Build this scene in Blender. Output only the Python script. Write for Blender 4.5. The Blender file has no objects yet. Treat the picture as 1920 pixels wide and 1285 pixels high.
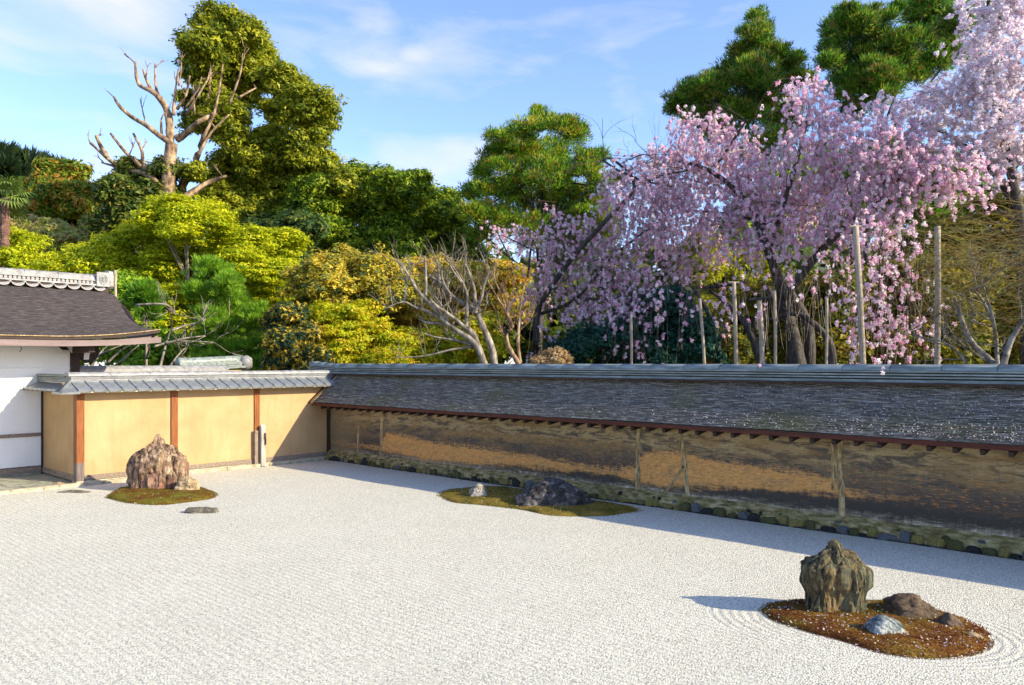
import bpy, math, random
import numpy as np
from mathutils import Vector, noise

# ------------------------------------------------------------------ camera, sky, sun
S = bpy.context.scene
COL = S.collection
F = 1470.0; CX = 960.0; HY = 680.0; EYE = 2.3
RT = np.array([.7386, .6742, 0.]); FW = np.array([-.6742, .7386, 0.])
CAM = np.array([15.92, -10.89, EYE])
cd = bpy.data.cameras.new('camera'); cam = bpy.data.objects.new('camera', cd); COL.objects.link(cam)
cam.location = CAM; cam.rotation_euler = (math.pi/2, 0, math.radians(42.39))
cd.sensor_width = 36; cd.lens = 36*F/1920; cd.shift_y = (HY-642.5)/1920
cd.clip_start = .05; cd.clip_end = 2000
S.camera = cam
SUN_EL, SUN_AZ = 26.0, 21.5          # elevation; azimuth of the sun in the XY plane, from +X towards +Y
sv = Vector((math.cos(math.radians(SUN_EL))*math.cos(math.radians(SUN_AZ)), math.cos(math.radians(SUN_EL))*math.sin(math.radians(SUN_AZ)), math.sin(math.radians(SUN_EL))))
sd = bpy.data.lights.new('sun', 'SUN'); so = bpy.data.objects.new('sun', sd); COL.objects.link(so)
sd.energy = 3.3; sd.angle = math.radians(.55); sd.color = (1, .87, .62)
so.rotation_euler = sv.to_track_quat('Z', 'Y').to_euler(); so.location = (20, 20, 30)
W = bpy.data.worlds.new('World'); S.world = W; W.use_nodes = True
nt = W.node_tree; nt.nodes.clear()
def wn(t, **k):
    n = nt.nodes.new(t)
    for a, b in k.items(): setattr(n, a, b)
    return n
sky = wn('ShaderNodeTexSky', sky_type='NISHITA', sun_disc=False, sun_elevation=math.radians(SUN_EL),
         sun_rotation=math.radians(90-SUN_AZ), air_density=1.0, dust_density=.6, ozone_density=2.2, altitude=50)
tc = wn('ShaderNodeTexCoord'); mp = wn('ShaderNodeMapping'); mp.inputs['Scale'].default_value = (1.3, 1.3, 4.2)
mp.inputs['Location'].default_value = (2.45, .35, .32)
ns = wn('ShaderNodeTexNoise'); ns.inputs['Scale'].default_value = 4.2; ns.inputs['Detail'].default_value = 7; ns.inputs['Roughness'].default_value = .52
ns.inputs['Distortion'].default_value = .35
L = nt.links.new
def wm(op, a, b=0., clamp=False):
    n = wn('ShaderNodeMath', operation=op, use_clamp=clamp)
    for i, v in enumerate((a, b)):
        if hasattr(v, 'is_output'): L(v, n.inputs[i])
        else: n.inputs[i].default_value = v
    return n.outputs[0]
mask = wm('MULTIPLY', ns.outputs['Fac'], 0.)
for (cx_, cy_, rx_, ry_, amt) in ((215, 20, 150, 80, 1.05), (60, 50, 190, 70, .5), (330, 110, 120, 80, .55), (600, 85, 130, 40, .50), (690, 128, 75, 26, .55), (700, 45, 45, 22, .5), (775, 102, 30, 16, .4), (760, 320, 230, 60, .5), (90, 240, 230, 60, .25), (420, 300, 260, 60, .25), (250, 320, 160, 40, .3)):
    d_ = (FW+RT*((cx_-CX)/F)+np.array([0, 0, (HY-cy_)/F])); dn_ = d_/np.linalg.norm(d_)
    sb = wn('ShaderNodeVectorMath', operation='SUBTRACT'); L(tc.outputs['Generated'], sb.inputs[0]); sb.inputs[1].default_value = tuple(dn_)
    mm = wn('ShaderNodeVectorMath', operation='MULTIPLY'); L(sb.outputs[0], mm.inputs[0]); mm.inputs[1].default_value = (F/rx_, F/rx_, F/ry_)
    ln = wn('ShaderNodeVectorMath', operation='LENGTH'); L(mm.outputs[0], ln.inputs[0])
    mask = wm('MAXIMUM', mask, wm('MULTIPLY', wm('SUBTRACT', 1.25, ln.outputs['Value'], True), amt))
cover = wm('MULTIPLY', wm('SUBTRACT', wm('ADD', ns.outputs['Fac'], wm('MULTIPLY', mask, .33)), .53), 2.1, True)
cover = wm('MINIMUM', cover, .93)
mx = wn('ShaderNodeMix', data_type='RGBA'); mx.inputs['B'].default_value = (2.65, 2.6, 2.75, 1)
mu = wn('ShaderNodeMix', data_type='RGBA', blend_type='MULTIPLY'); mu.inputs['Factor'].default_value = 1; mu.inputs['B'].default_value = (.73, .735, .89, 1)
bg = wn('ShaderNodeBackground'); bg.inputs['Strength'].default_value = .15
wo = wn('ShaderNodeOutputWorld')
L(tc.outputs['Generated'], mp.inputs['Vector']); L(mp.outputs[0], ns.inputs['Vector'])
L(sky.outputs[0], mu.inputs['A']); L(mu.outputs['Result'], mx.inputs['A']); L(cover, mx.inputs['Factor']); L(mx.outputs['Result'], bg.inputs['Color']); L(bg.outputs[0], wo.inputs[0])
S.view_settings.view_transform = 'Standard'; S.view_settings.look = 'None'; S.view_settings.gamma = 1
S.view_settings.use_curve_mapping = False; S.view_settings.exposure = 1.4
S.cycles.max_bounces = 6; S.cycles.transparent_max_bounces = 6; S.cycles.use_denoising = True

# ------------------------------------------------------------------ helpers
rng = np.random.default_rng(7); random.seed(7)
def ray(px, py): return FW + RT*((px-CX)/F) + np.array([0, 0, (HY-py)/F])
def gz(px, py, z=0.):
    v = ray(px, py); return CAM + v*((z-EYE)/v[2])
def atx(px, py, x): v = ray(px, py); return CAM + v*((x-CAM[0])/v[0])
def aty(px, py, y): v = ray(px, py); return CAM + v*((y-CAM[1])/v[1])
def atd(px, py, D): return CAM + ray(px, py)*D

def nodes(name, rough=.8, spec=.25):
    m = bpy.data.materials.new(name); m.use_nodes = True
    b = m.node_tree.nodes['Principled BSDF']; b.inputs['Roughness'].default_value = rough
    b.inputs['Specular IOR Level'].default_value = spec
    return m, m.node_tree, b
class G:
    """tiny node-graph writer"""
    def __init__(s, name, rough=.8, spec=.25): s.m, s.t, s.b = nodes(name, rough, spec)
    def n(s, t, ins={}, **k):
        x = s.t.nodes.new(t)
        for a, b in k.items(): setattr(x, a, b)
        for a, b in ins.items(): s.put(x, a, b)
        return x
    def put(s, x, a, b):
        if hasattr(b, 'is_output'): s.t.links.new(b, x.inputs[a])
        else: x.inputs[a].default_value = b
    def obj(s, scale=(1, 1, 1), src='Object'):
        c = s.n('ShaderNodeTexCoord'); m = s.n('ShaderNodeMapping', {'Vector': c.outputs[src], 'Scale': scale}); return m.outputs[0]
    def noise(s, vec, scale=5., detail=4., rough=.6, dist=0.):
        return s.n('ShaderNodeTexNoise', {'Vector': vec, 'Scale': scale, 'Detail': detail, 'Roughness': rough, 'Distortion': dist}).outputs['Fac']
    def ramp(s, fac, stops, interp='LINEAR'):
        r = s.n('ShaderNodeValToRGB', {'Fac': fac}); c = r.color_ramp; c.interpolation = interp
        while len(c.elements) < len(stops): c.elements.new(.5)
        for e, (p, v) in zip(c.elements, stops):
            e.position = p; e.color = (*v, 1) if hasattr(v, '__len__') else (v, v, v, 1)
        return r.outputs[0]
    def mix(s, f, a, b, mode='MIX'):
        x = s.n('ShaderNodeMix', data_type='RGBA', blend_type=mode)
        s.put(x, 'Factor', f)
        for k, v in (('A', a), ('B', b)): s.put(x, k, v if hasattr(v, 'is_output') else (*v, 1))
        return x.outputs['Result']
    def math(s, op, a, b=0., c=None, clamp=False):
        x = s.n('ShaderNodeMath', {0: a, 1: b}, operation=op, use_clamp=clamp)
        if c is not None: s.put(x, 2, c)
        return x.outputs[0]
    def color(s, c): s.put(s.b, 'Base Color', c if hasattr(c, 'is_output') else (*c, 1)); return s
    def bump(s, h, strength=.5, dist=.02, normal=None):
        i = {'Height': h, 'Strength': strength, 'Distance': dist}
        if normal: i['Normal'] = normal
        o = s.n('ShaderNodeBump', i).outputs[0]; s.put(s.b, 'Normal', o); return o

def mesh_np(name, v, f, mat=None, parent=None, col=None, smooth=False, link=True):
    v = np.asarray(v, np.float32).reshape(-1, 3); f = np.asarray(f, np.int32)
    me = bpy.data.meshes.new(name); k = f.shape[1]
    me.vertices.add(len(v)); me.vertices.foreach_set('co', v.ravel())
    me.loops.add(f.size); me.loops.foreach_set('vertex_index', f.ravel())
    me.polygons.add(len(f)); me.polygons.foreach_set('loop_start', np.arange(0, f.size, k, dtype=np.int32))
    if smooth: me.polygons.foreach_set('use_smooth', np.ones(len(f), bool))
    if col is not None:
        a = me.color_attributes.new('col', 'BYTE_COLOR', 'POINT') if False else me.color_attributes.new('col', 'FLOAT_COLOR', 'POINT')
        c = np.ones((len(v), 4), np.float32); c[:, :3] = col; a.data.foreach_set('color', c.ravel())
    me.update(calc_edges=True)
    if mat: me.materials.append(mat)
    return put(name, me, parent)
def put(name, me, parent=None):
    o = bpy.data.objects.new(name, me); COL.objects.link(o)
    if parent: o.parent = parent
    return o
class MB:
    """collects shapes into ONE mesh"""
    def __init__(s): s.v = []; s.f = []
    def add(s, v, f):
        n = len(s.v); s.v += [tuple(map(float, p)) for p in v]; s.f += [tuple(i+n for i in q) for q in f]; return s
    def box(s, x0, x1, y0, y1, z0, z1):
        v = [(x0,y0,z0),(x1,y0,z0),(x1,y1,z0),(x0,y1,z0),(x0,y0,z1),(x1,y0,z1),(x1,y1,z1),(x0,y1,z1)]
        return s.add(v, [(0,3,2,1),(4,5,6,7),(0,1,5,4),(1,2,6,5),(2,3,7,6),(3,0,4,7)])
    def prism(s, pts, axis, a, b):
        """closed 2D outline swept along 'x' or 'y' or 'z' from a to b"""
        def q(p, t): return {'x': (t, p[0], p[1]), 'y': (p[0], t, p[1]), 'z': (p[0], p[1], t)}[axis]
        n = len(pts); v = [q(p, a) for p in pts] + [q(p, b) for p in pts]
        return s.add(v, [(i, (i+1) % n, (i+1) % n+n, i+n) for i in range(n)] + [tuple(range(n))[::-1], tuple(range(n, 2*n))])
    def sheet(s, rows):
        m = len(rows[0]); n = len(rows)
        return s.add([p for r in rows for p in r], [(i*m+j, i*m+j+1, (i+1)*m+j+1, (i+1)*m+j) for i in range(n-1) for j in range(m-1)])
    def tube(s, pts, rad, k=8, jit=0.):
        pts = [Vector(p) for p in pts]; rows = []; up = Vector((.3, .1, 1)).normalized()
        for i, p in enumerate(pts):
            d = (pts[min(i+1, len(pts)-1)]-pts[max(i-1, 0)]).normalized()
            a = d.cross(up if abs(d.dot(up)) < .95 else Vector((1, 0, 0))).normalized(); b = d.cross(a)
            r = rad[i] if hasattr(rad, '__len__') else rad
            ph = 0
            rows.append([p + (a*math.cos(t)+b*math.sin(t))*r*(1+jit*random.uniform(-1, 1)) for t in [2*math.pi*j/k+ph for j in range(k)]])
        n = len(s.v)
        s.v += [tuple(q) for r in rows for q in r]
        for i in range(len(rows)-1):
            for j in range(k): s.f.append((n+i*k+j, n+i*k+(j+1) % k, n+(i+1)*k+(j+1) % k, n+(i+1)*k+j))
        s.f.append(tuple(n+j for j in range(k))[::-1]); s.f.append(tuple(n+(len(rows)-1)*k+j for j in range(k)))
        return s
    def build(s, name, mat, parent=None, smooth=False, bevel=0.):
        me = bpy.data.meshes.new(name); me.from_pydata(s.v, [], s.f); me.update()
        if mat: me.materials.append(mat)
        if smooth: me.polygons.foreach_set('use_smooth', [True]*len(me.polygons))
        o = put(name, me, parent)
        if bevel:
            b = o.modifiers.new('bevel', 'BEVEL'); b.width = bevel; b.segments = 2; b.limit_method = 'ANGLE'; b.angle_limit = math.radians(40)
        return o
def smoothline(pts, n=4):
    P = [Vector(p) for p in pts]; out = []
    for i in range(len(P)-1):
        a, b, c, d = P[max(i-1, 0)], P[i], P[i+1], P[min(i+2, len(P)-1)]
        for t in [j/n for j in range(n)]:
            out.append(.5*((2*b)+(c-a)*t+(2*a-5*b+4*c-d)*t*t+(3*b-a-3*c+d)*t**3))
    out.append(P[-1]); return out
def tag(o, label=None, cat=None, group=None, kind=None):
    for k, v in (('label', label), ('category', cat), ('group', group), ('kind', kind)):
        if v: o[k] = v
    return o
def thing(name, loc, label, cat, group=None):
    o = bpy.data.objects.new(name, None); COL.objects.link(o); o.location = loc; o.empty_display_size = .2
    return tag(o, label, cat, group)
def own(o, root):
    """parent o (built in world coordinates) to root keeping its place"""
    o.parent = root; o.location = Vector(o.location)-Vector(root.location); return o
def copy_part(src, parent, loc, rot=None, scl=None, label=None):
    c = src.copy(); COL.objects.link(c); c.parent = parent; c.location = loc
    if rot: c.rotation_euler = rot
    if scl: c.scale = scl
    if label: c['label'] = label
    return c

# ------------------------------------------------------------------ materials
def m_gravel():
    g = G('white_gravel', .95, .1); o = g.obj()
    v1 = g.n('ShaderNodeTexVoronoi', {'Vector': o, 'Scale': 66.}, feature='F1')
    v2 = g.n('ShaderNodeTexVoronoi', {'Vector': o, 'Scale': 140.}, feature='F1')
    big = g.noise(o, .8, 3); mid = g.noise(o, 9, 3)
    c = g.ramp(v1.outputs['Color'], [(0, (.31, .30, .235)), (.25, (.55, .53, .43)), (.6, (.69, .67, .55)), (1, (.82, .80, .69))])
    c = g.mix(g.ramp(v1.outputs['Distance'], [(.45, 0.), (.75, .75)]), c, (.14, .125, .11))
    c = g.mix(.32, c, g.ramp(big, [(.3, (.60, .58, .475)), (.7, (.71, .69, .58))]))
    g.color(c)
    h = g.math('ADD', g.math('MULTIPLY', v1.outputs['Distance'], -1.), g.math('MULTIPLY', v2.outputs['Distance'], -.35))
    h = g.math('ADD', h, g.math('MULTIPLY', mid, .9))
    tcn = g.n('ShaderNodeTexCoord'); sp = g.n('ShaderNodeSeparateXYZ', {0: tcn.outputs['Object']})
    yy = g.math('ADD', sp.outputs[1], g.math('MULTIPLY', g.noise(g.obj((.5, .5, .5)), 2., 2), .05))
    lin = g.math('SINE', g.math('MULTIPLY', yy, 2*math.pi/.075))
    mpg = g.n('ShaderNodeMapping', {'Vector': tcn.outputs['Object'], 'Location': (13.58, -3.74, 0), 'Rotation': (0, 0, math.radians(17)), 'Scale': (1., .72, 1)}, vector_type='TEXTURE')
    rho = g.n('ShaderNodeVectorMath', {0: mpg.outputs[0]}, operation='LENGTH').outputs['Value']
    ring = g.math('SINE', g.math('MULTIPLY', rho, 2*math.pi/.085)); near = g.math('MULTIPLY', g.math('SUBTRACT', 1.38, rho), 30., clamp=True)
    fur = g.n('ShaderNodeMix', {'Factor': near, 'A': lin, 'B': ring}, data_type='FLOAT').outputs['Result']
    h = g.math('ADD', h, g.math('MULTIPLY', fur, g.math('ADD', g.math('MULTIPLY', near, .08), .26)))
    g.bump(h, .72, .011); return g.m
def m_simple(name, stops, scale=(3, 3, 3), ns=4., rough=.8, spec=.25, bump=.3, bd=.01, detail=6, dist=0.):
    g = G(name, rough, spec); o = g.obj(scale); f = g.noise(o, ns, detail, .65, dist)
    g.color(g.ramp(f, stops)); g.bump(f, bump, bd); return g.m
def m_attr(name, trans=.3, rough=.6, spec=.2):
    g = G(name, rough, spec); a = g.n('ShaderNodeAttribute', attribute_name='col')
    g.color(a.outputs['Color'])
    t = g.n('ShaderNodeBsdfTranslucent', {'Color': a.outputs['Color']})
    m = g.n('ShaderNodeMixShader', {0: trans, 1: g.b.outputs[0], 2: t.outputs[0]})
    g.t.links.new(m.outputs[0], g.t.nodes['Material Output'].inputs[0]); return g.m
M = {}
M['gravel'] = m_gravel()
M['leaf'] = m_attr('leaf', .48, .5, .25)
M['blossom'] = m_attr('blossom', .55, .8, .1)
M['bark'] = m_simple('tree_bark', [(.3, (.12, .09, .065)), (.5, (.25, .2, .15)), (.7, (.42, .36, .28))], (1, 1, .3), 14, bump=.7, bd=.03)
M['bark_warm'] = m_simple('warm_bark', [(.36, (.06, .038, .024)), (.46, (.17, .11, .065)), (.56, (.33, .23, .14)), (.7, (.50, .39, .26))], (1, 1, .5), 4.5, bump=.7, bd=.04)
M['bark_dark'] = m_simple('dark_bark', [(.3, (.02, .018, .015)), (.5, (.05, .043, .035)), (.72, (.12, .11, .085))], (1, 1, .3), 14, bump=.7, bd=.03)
M['bark_grey'] = m_simple('grey_bark', [(.34, (.07, .055, .04)), (.5, (.19, .165, .13)), (.68, (.40, .36, .29))], (1, 1, .4), 9, bump=.5, bd=.02)
M['pole'] = m_simple('pole_wood', [(.3, (.2, .16, .11)), (.6, (.42, .35, .26)), (.8, (.55, .48, .38))], (3, 3, .4), 12, bump=.3)
M['earth'] = m_simple('soil', [(.3, (.05, .045, .025)), (.6, (.1, .09, .05)), (.8, (.09, .12, .03))], (1, 1, 1), .8)
M['white'] = m_simple('white_plaster', [(.3, (.76, .75, .72)), (.7, (.83, .82, .79))], (1, 1, 1), 1.5, .9, .1, .06, .01)
M['wood_grey'] = m_simple('weathered_wood', [(.25, (.10, .075, .055)), (.5, (.22, .17, .13)), (.75, (.36, .3, .24))], (2, 12, 12), 2.5, bump=.3)
M['wood_pale'] = m_simple('silvered_wood', [(.25, (.16, .14, .12)), (.5, (.38, .35, .3)), (.75, (.58, .54, .48))], (14, 14, 1.6), 2.5, bump=.5)
M['wood_dark'] = m_simple('dark_wood', [(.3, (.018, .010, .008)), (.7, (.05, .026, .018))], (9, 9, 1), 3, .6, .3, .2)
M['wood_red'] = m_simple('red_brown_wood', [(.3, (.04, .008, .005)), (.7, (.10, .024, .012))], (1, 9, 9), 3, .6, .3, .2)
M['mauve'] = m_simple('faded_board', [(.3, (.17, .125, .12)), (.7, (.25, .19, .18))], (9, 1, 9), 1.5, .7, .2, .1)
M['tile'] = m_simple('grey_tile', [(.25, (.08, .09, .095)), (.5, (.17, .185, .195)), (.75, (.31, .33, .345))], (1, 1, 1), 3., .38, .5, .15, .01)
M['tile_pale'] = m_simple('pale_tile', [(.25, (.13, .13, .13)), (.5, (.27, .265, .26)), (.75, (.44, .43, .42))], (1, 1, 1), 9., .55, .4, .3, .01)
M['tile_green'] = m_simple('mossy_tile', [(.25, (.07, .09, .08)), (.45, (.15, .185, .17)), (.6, (.25, .29, .28)), (.8, (.40, .44, .46))], (.5, 3, 3), 5., .42, .45, .3, .01)
M['kerb'] = m_simple('kerb_stone', [(.25, (.22, .19, .12)), (.5, (.42, .37, .26)), (.75, (.6, .55, .42))], (1, 1, 1), 6., .9, .1, .5, .02)
M['paving'] = m_simple('grey_paving', [(.25, (.14, .15, .11)), (.5, (.26, .26, .2)), (.75, (.42, .40, .32))], (1, 1, 1), 4., .9, .1, .5, .02)
M['iron'] = m_simple('black_iron', [(.3, (.015, .015, .016)), (.7, (.04, .04, .04))], rough=.5, spec=.5)
M['tile_mortar'] = m_simple('dark_mortar', [(.3, (.02, .022, .018)), (.7, (.07, .075, .05))])
M['bank'] = m_simple('mossy_bank', [(.3, (.06, .045, .022)), (.45, (.19, .155, .06)), (.58, (.34, .28, .13)), (.75, (.55, .48, .33))], (.8, 2, 2), 8., .95, .1, 1., .03)
def m_yellow():
    g = G('yellow_plaster', .9, .1); o = g.obj()
    n = g.noise(o, 1.3, 5); n2 = g.noise(o, 30, 3)
    sep = g.n('ShaderNodeSeparateXYZ', {0: g.n('ShaderNodeTexCoord').outputs['Object']})
    c = g.ramp(n, [(.3, (.38, .245, .12)), (.5, (.45, .298, .15)), (.7, (.50, .34, .18))])
    st = g.noise(g.obj((1, 2.2, .35)), 3, 5)
    c = g.mix(g.math('MULTIPLY', g.ramp(st, [(.48, 0.), (.72, 1.)]), .5), c, (.36, .24, .11))
    g.color(c); g.bump(n2, .12, .004); return g.m
M['yellow'] = m_yellow()
def m_post():
    g = G('orange_post', .6, .3); sep = g.n('ShaderNodeSeparateXYZ', {0: g.n('ShaderNodeTexCoord').outputs['Object']})
    n = g.noise(g.obj((12, 12, .8)), 3, 5)
    c = g.ramp(n, [(.3, (.13, .035, .008)), (.7, (.30, .10, .022))])
    z = g.math('ADD', sep.outputs[2], g.math('MULTIPLY', g.noise(g.obj((9, 9, 2)), 3, 4), .12))
    g.color(g.mix(g.ramp(z, [(.44, 1.), (.50, 0.)]), c, g.ramp(n, [(.3, (.07, .05, .045)), (.7, (.2, .16, .14))]))); g.bump(n, .2, .005); return g.m
M['post'] = m_post()
def m_long_wall():
    g = G('stained_earth_wall', .92, .12)
    tcn = g.n('ShaderNodeTexCoord'); sep = g.n('ShaderNodeSeparateXYZ', {0: tcn.outputs['Object']}); x, z = sep.outputs[0], sep.outputs[2]
    u = g.math('DIVIDE', x, 20.)
    def curve(pts):
        n = g.n('ShaderNodeFloatCurve', {'Value': u}); c = n.mapping.curves[0]
        for i, (a, b) in enumerate(pts):
            if i == 0: c.points[0].location = (a/20, b)
            elif i == 1: c.points[1].location = (a/20, b)
            else: c.points.new(a/20, b)
        n.mapping.update(); return n.outputs[0]
    top = curve([(0, .50), (20, .50), (1.2, .46), (2.0, .47), (2.3, .78), (3.6, .68), (5.1, .66), (6.5, .62), (8.2, .56), (8.7, .62), (8.95, .86), (9.6, .90), (10.0, .84), (10.7, .82), (11.9, .74), (12.1, .62), (12.9, .57), (14, .52)])
    bot = curve([(0, .33), (20, .40), (2.0, .32), (3.6, .22), (5.1, .27), (6.5, .33), (8.2, .36), (9, .28), (10, .34), (10.7, .40), (11.9, .45), (12.4, .48), (12.9, .49), (14, .47)])
    hn = g.noise(g.obj((1.1, 1, 7)), 2.2, 8, .72, .4)       # horizontal streaks
    hf = g.noise(g.obj((3, 1, 22)), 3.0, 8, .75)            # fine
    vn = g.noise(g.obj((9, 1, 1.6)), 2.0, 6, .7)            # drips
    wob = g.math('ADD', g.math('MULTIPLY', g.math('SUBTRACT', hn, .5), .42), g.math('MULTIPLY', g.math('SUBTRACT', vn, .5), .22))
    zz = g.math('ADD', z, wob)
    m1 = g.math('MULTIPLY', g.math('SUBTRACT', g.math('ADD', top, g.math('MULTIPLY', g.math('SUBTRACT', hf, .5), .25)), zz), 14., clamp=True)
    m2 = g.math('MULTIPLY', g.math('SUBTRACT', zz, g.math('ADD', bot, g.math('MULTIPLY', g.math('SUBTRACT', hf, .5), .2))), 12., clamp=True)
    band = g.math('MULTIPLY', m1, m2)
    orange = g.ramp(hf, [(.3, (.22, .10, .035)), (.42, (.52, .25, .075)), (.54, (.68, .35, .11)), (.62, (.70, .42, .17)), (.75, (.72, .54, .32))])
    orange = g.mix(g.ramp(g.noise(g.obj((.8, 1, 2.6)), 2.6, 6, .65, .8), [(.5, 0.), (.64, .5)]), orange, g.ramp(hf, [(.35, (.17, .11, .06)), (.65, (.40, .28, .14))]))
    base = g.ramp(g.math('ADD', zz, g.math('MULTIPLY', g.math('SUBTRACT', hf, .5), .35)),
        [(.13, (.42, .37, .27)), (.2, (.30, .26, .17)), (.27, (.15, .125, .09)), (.33, (.06, .054, .044)), (.5, (.078, .066, .052)), (.66, (.13, .10, .07)), (.78, (.15, .12, .08)), (.9, (.26, .19, .10)), (1., (.42, .32, .17))])
    # warm ochre ghosting near the eave on the left, dark with orange flecks on the right
    g1 = g.noise(g.obj((.5, 1, 2.4)), 1.7, 5, .6, .5)
    g2 = g.noise(g.obj((.9, 1, 4.5)), 2.1, 7, .7, .9)
    base = g.mix(g.math('MULTIPLY', g.ramp(g2, [(.47, 0.), (.56, .85)]), g.ramp(z, [(.5, 0.), (.6, 1.)])), base, g.ramp(hf, [(.35, (.035, .032, .03)), (.65, (.12, .105, .09))]))
    base = g.mix(g.math('MULTIPLY', g.ramp(g1, [(.46, 0.), (.6, 1.)]), g.ramp(z, [(.55, 0.), (.85, .8)])), base, g.ramp(hf, [(.35, (.16, .105, .05)), (.65, (.42, .27, .11))]))
    fl = g.noise(g.obj((4, 1, 22)), 2.3, 6, .7)
    flm = g.math('MULTIPLY', g.ramp(fl, [(.56, 0.), (.61, 1.)]), g.ramp(z, [(.42, 0.), (.5, .75), (.85, .7), (1., .2)]))
    base = g.mix(g.math('MULTIPLY', flm, g.ramp(u, [(.3, .5), (.55, .85), (.6, 1.)])), base, (.66, .25, .06))
    c = g.mix(band, base, orange)
    sp = g.noise(g.obj((3, 1, 9)), 4., 6, .7); c = g.mix(g.math('MULTIPLY', g.ramp(sp, [(.56, 0.), (.63, 1.)]), .75), c, (.085, .07, .065))
    pale = g.math('MULTIPLY', g.ramp(zz, [(.2, 1.), (.27, 0.)]), g.ramp(g.noise(g.obj((2, 1, 8)), 3, 6, .7), [(.5, 0.), (.6, .85)]))
    c = g.mix(pale, c, (.62, .57, .47))
    # left end: worn, dull tan
    c = g.mix(g.ramp(g.math('ADD', u, g.math('MULTIPLY', g.math('SUBTRACT', vn, .5), .05)), [(.03, .75), (.075, 0.)]), c, g.ramp(hf, [(.3, (.13, .10, .06)), (.7, (.33, .26, .14))]))
    g.color(c); g.bump(g.math('ADD', hf, g.math('MULTIPLY', hn, .6)), .45, .018); return g.m
M['long_wall'] = m_long_wall()
M['scar'] = m_simple('pale_post_stain', [(.32, (.08, .065, .05)), (.43, (.24, .17, .08)), (.55, (.42, .31, .15)), (.7, (.55, .45, .28))], (9, 9, 2.), 3.5, .9, .1, .3)
def m_bark_roof(name, stops, sp_scale=(1, 1, 1)):
    g = G(name, .8, .25); o = g.obj((.7, 13, 13)) if 'wall' in name else g.obj((11, .9, 11))
    n = g.noise(o, 6, 8, .78); b = g.noise(g.obj((.35, .6, .6)), 2.1, 5, .6)
    c = g.ramp(n, stops)
    if 'wall' in name:
        c = g.mix(g.ramp(b, [(.5, 0.), (.66, .65)]), c, g.ramp(n, [(.3, (.05, .055, .02)), (.7, (.23, .22, .08))]))
    g.color(c); g.bump(n, .9, .02); return g.m
M['bark_roof'] = m_bark_roof('wall_roof_bark', [(.34, (.016, .014, .012)), (.44, (.075, .068, .058)), (.52, (.18, .165, .14)), (.59, (.40, .37, .32)), (.68, (.80, .76, .68))])
M['hall_roof'] = m_bark_roof('hall_roof_bark', [(.32, (.010, .008, .008)), (.45, (.035, .028, .028)), (.57, (.075, .064, .062)), (.7, (.22, .19, .18))])
M['moss_stone'] = m_simple('mossy_stone', [(.3, (.02, .02, .014)), (.45, (.06, .06, .035)), (.56, (.13, .13, .04)), (.66, (.2, .19, .06)), (.82, (.32, .29, .19))], (1, 1, 1), 9., .9, .15, .9, .03)
M['dark_stone'] = m_simple('dark_plinth_stone', [(.3, (.012, .012, .012)), (.55, (.04, .04, .036)), (.8, (.15, .15, .12))], (1, 1, 1), 9., .9, .15, .9, .03)
M['olive_stone'] = m_simple('olive_stone', [(.3, (.06, .05, .02)), (.5, (.24, .20, .06)), (.75, (.48, .42, .15))], (1, 1, 1), 8., .9, .15, .9, .03)
M['grey_stone'] = m_simple('blue_grey_stone', [(.3, (.05, .055, .06)), (.5, (.12, .13, .14)), (.8, (.33, .34, .34))], (1, 1, 1), 8., .9, .15, .9, .03)

# ------------------------------------------------------------------ ground
gr = MB().sheet([[(-300, -300, -.02), (300, -300, -.02)], [(-300, 300, -.02), (300, 300, -.02)]]).build('ground', M['earth']); tag(gr, kind='structure')
# raked gravel: a finely divided sheet with shallow rake furrows, divided finest near the veranda
xs = np.concatenate([np.linspace(.2, 16.5, 160), np.linspace(16.8, 40, 30)]); 
ys = np.concatenate([np.linspace(-.17, -10, 120), np.linspace(-10.3, -30, 30)])
X, Y = np.meshgrid(xs, ys)
wob = .03*np.sin(X*1.3+.5)+.02*np.sin(X*3.1+Y)
Z = .004*np.sin(X*2.1)*np.sin(Y*1.7+1)
Z += rng.normal(0, .0007, Z.shape)
v = np.stack([X, Y, Z], -1).reshape(-1, 3); nx = len(xs); ny = len(ys)
idx = np.arange(nx*ny).reshape(ny, nx)
f = np.stack([idx[1:, :-1], idx[1:, 1:], idx[:-1, 1:], idx[:-1, :-1]], -1).reshape(-1, 4)
gv = mesh_np('gravel', v, f, M['gravel'], smooth=True); tag(gv, kind='structure')

# kerb stones and paving along the left wall
kerb = thing('stone_kerb', (.1, -6, 0), 'low line of pale kerb stones along the foot of the yellow wall', 'kerb')
y = -9.5
while y < -.2:
    l = random.uniform(.75, 1.15); y2 = min(y+l, -.15)
    o = MB().box(.03, .13, y, y2-.008, -.02, .055+random.uniform(-.006, .006)).build('stone', M['kerb'], None, bevel=.008); own(o, kerb); y = y2
y = -9.5
while y < -5.5:
    l = random.uniform(.5, .9); y2 = min(y+l, -5.4)
    o = MB().box(.155, .20+random.uniform(0, .01), y, y2-.01, -.02, .035).build('stone', M['kerb'], None, bevel=.008); own(o, kerb); y = y2
pv = MB().sheet([[(-2.2, -10, .012), (.02, -10, .012)], [(-2.2, -5.5, .012), (.02, -5.5, .012)]]).build('paving', M['paving']); tag(pv, kind='structure')
for i in range(8):
    a = -9.9+i*.56
    own(MB().box(-1.95, -.55, a, a+.545, .0, .035).build('paving_slab', M['paving'], None, bevel=.006), pv)
    own(MB().box(-.54, .0, a+.2, a+.735 if i < 7 else a+.52, .0, .032).build('paving_slab', M['paving'], None, bevel=.006), pv)

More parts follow.
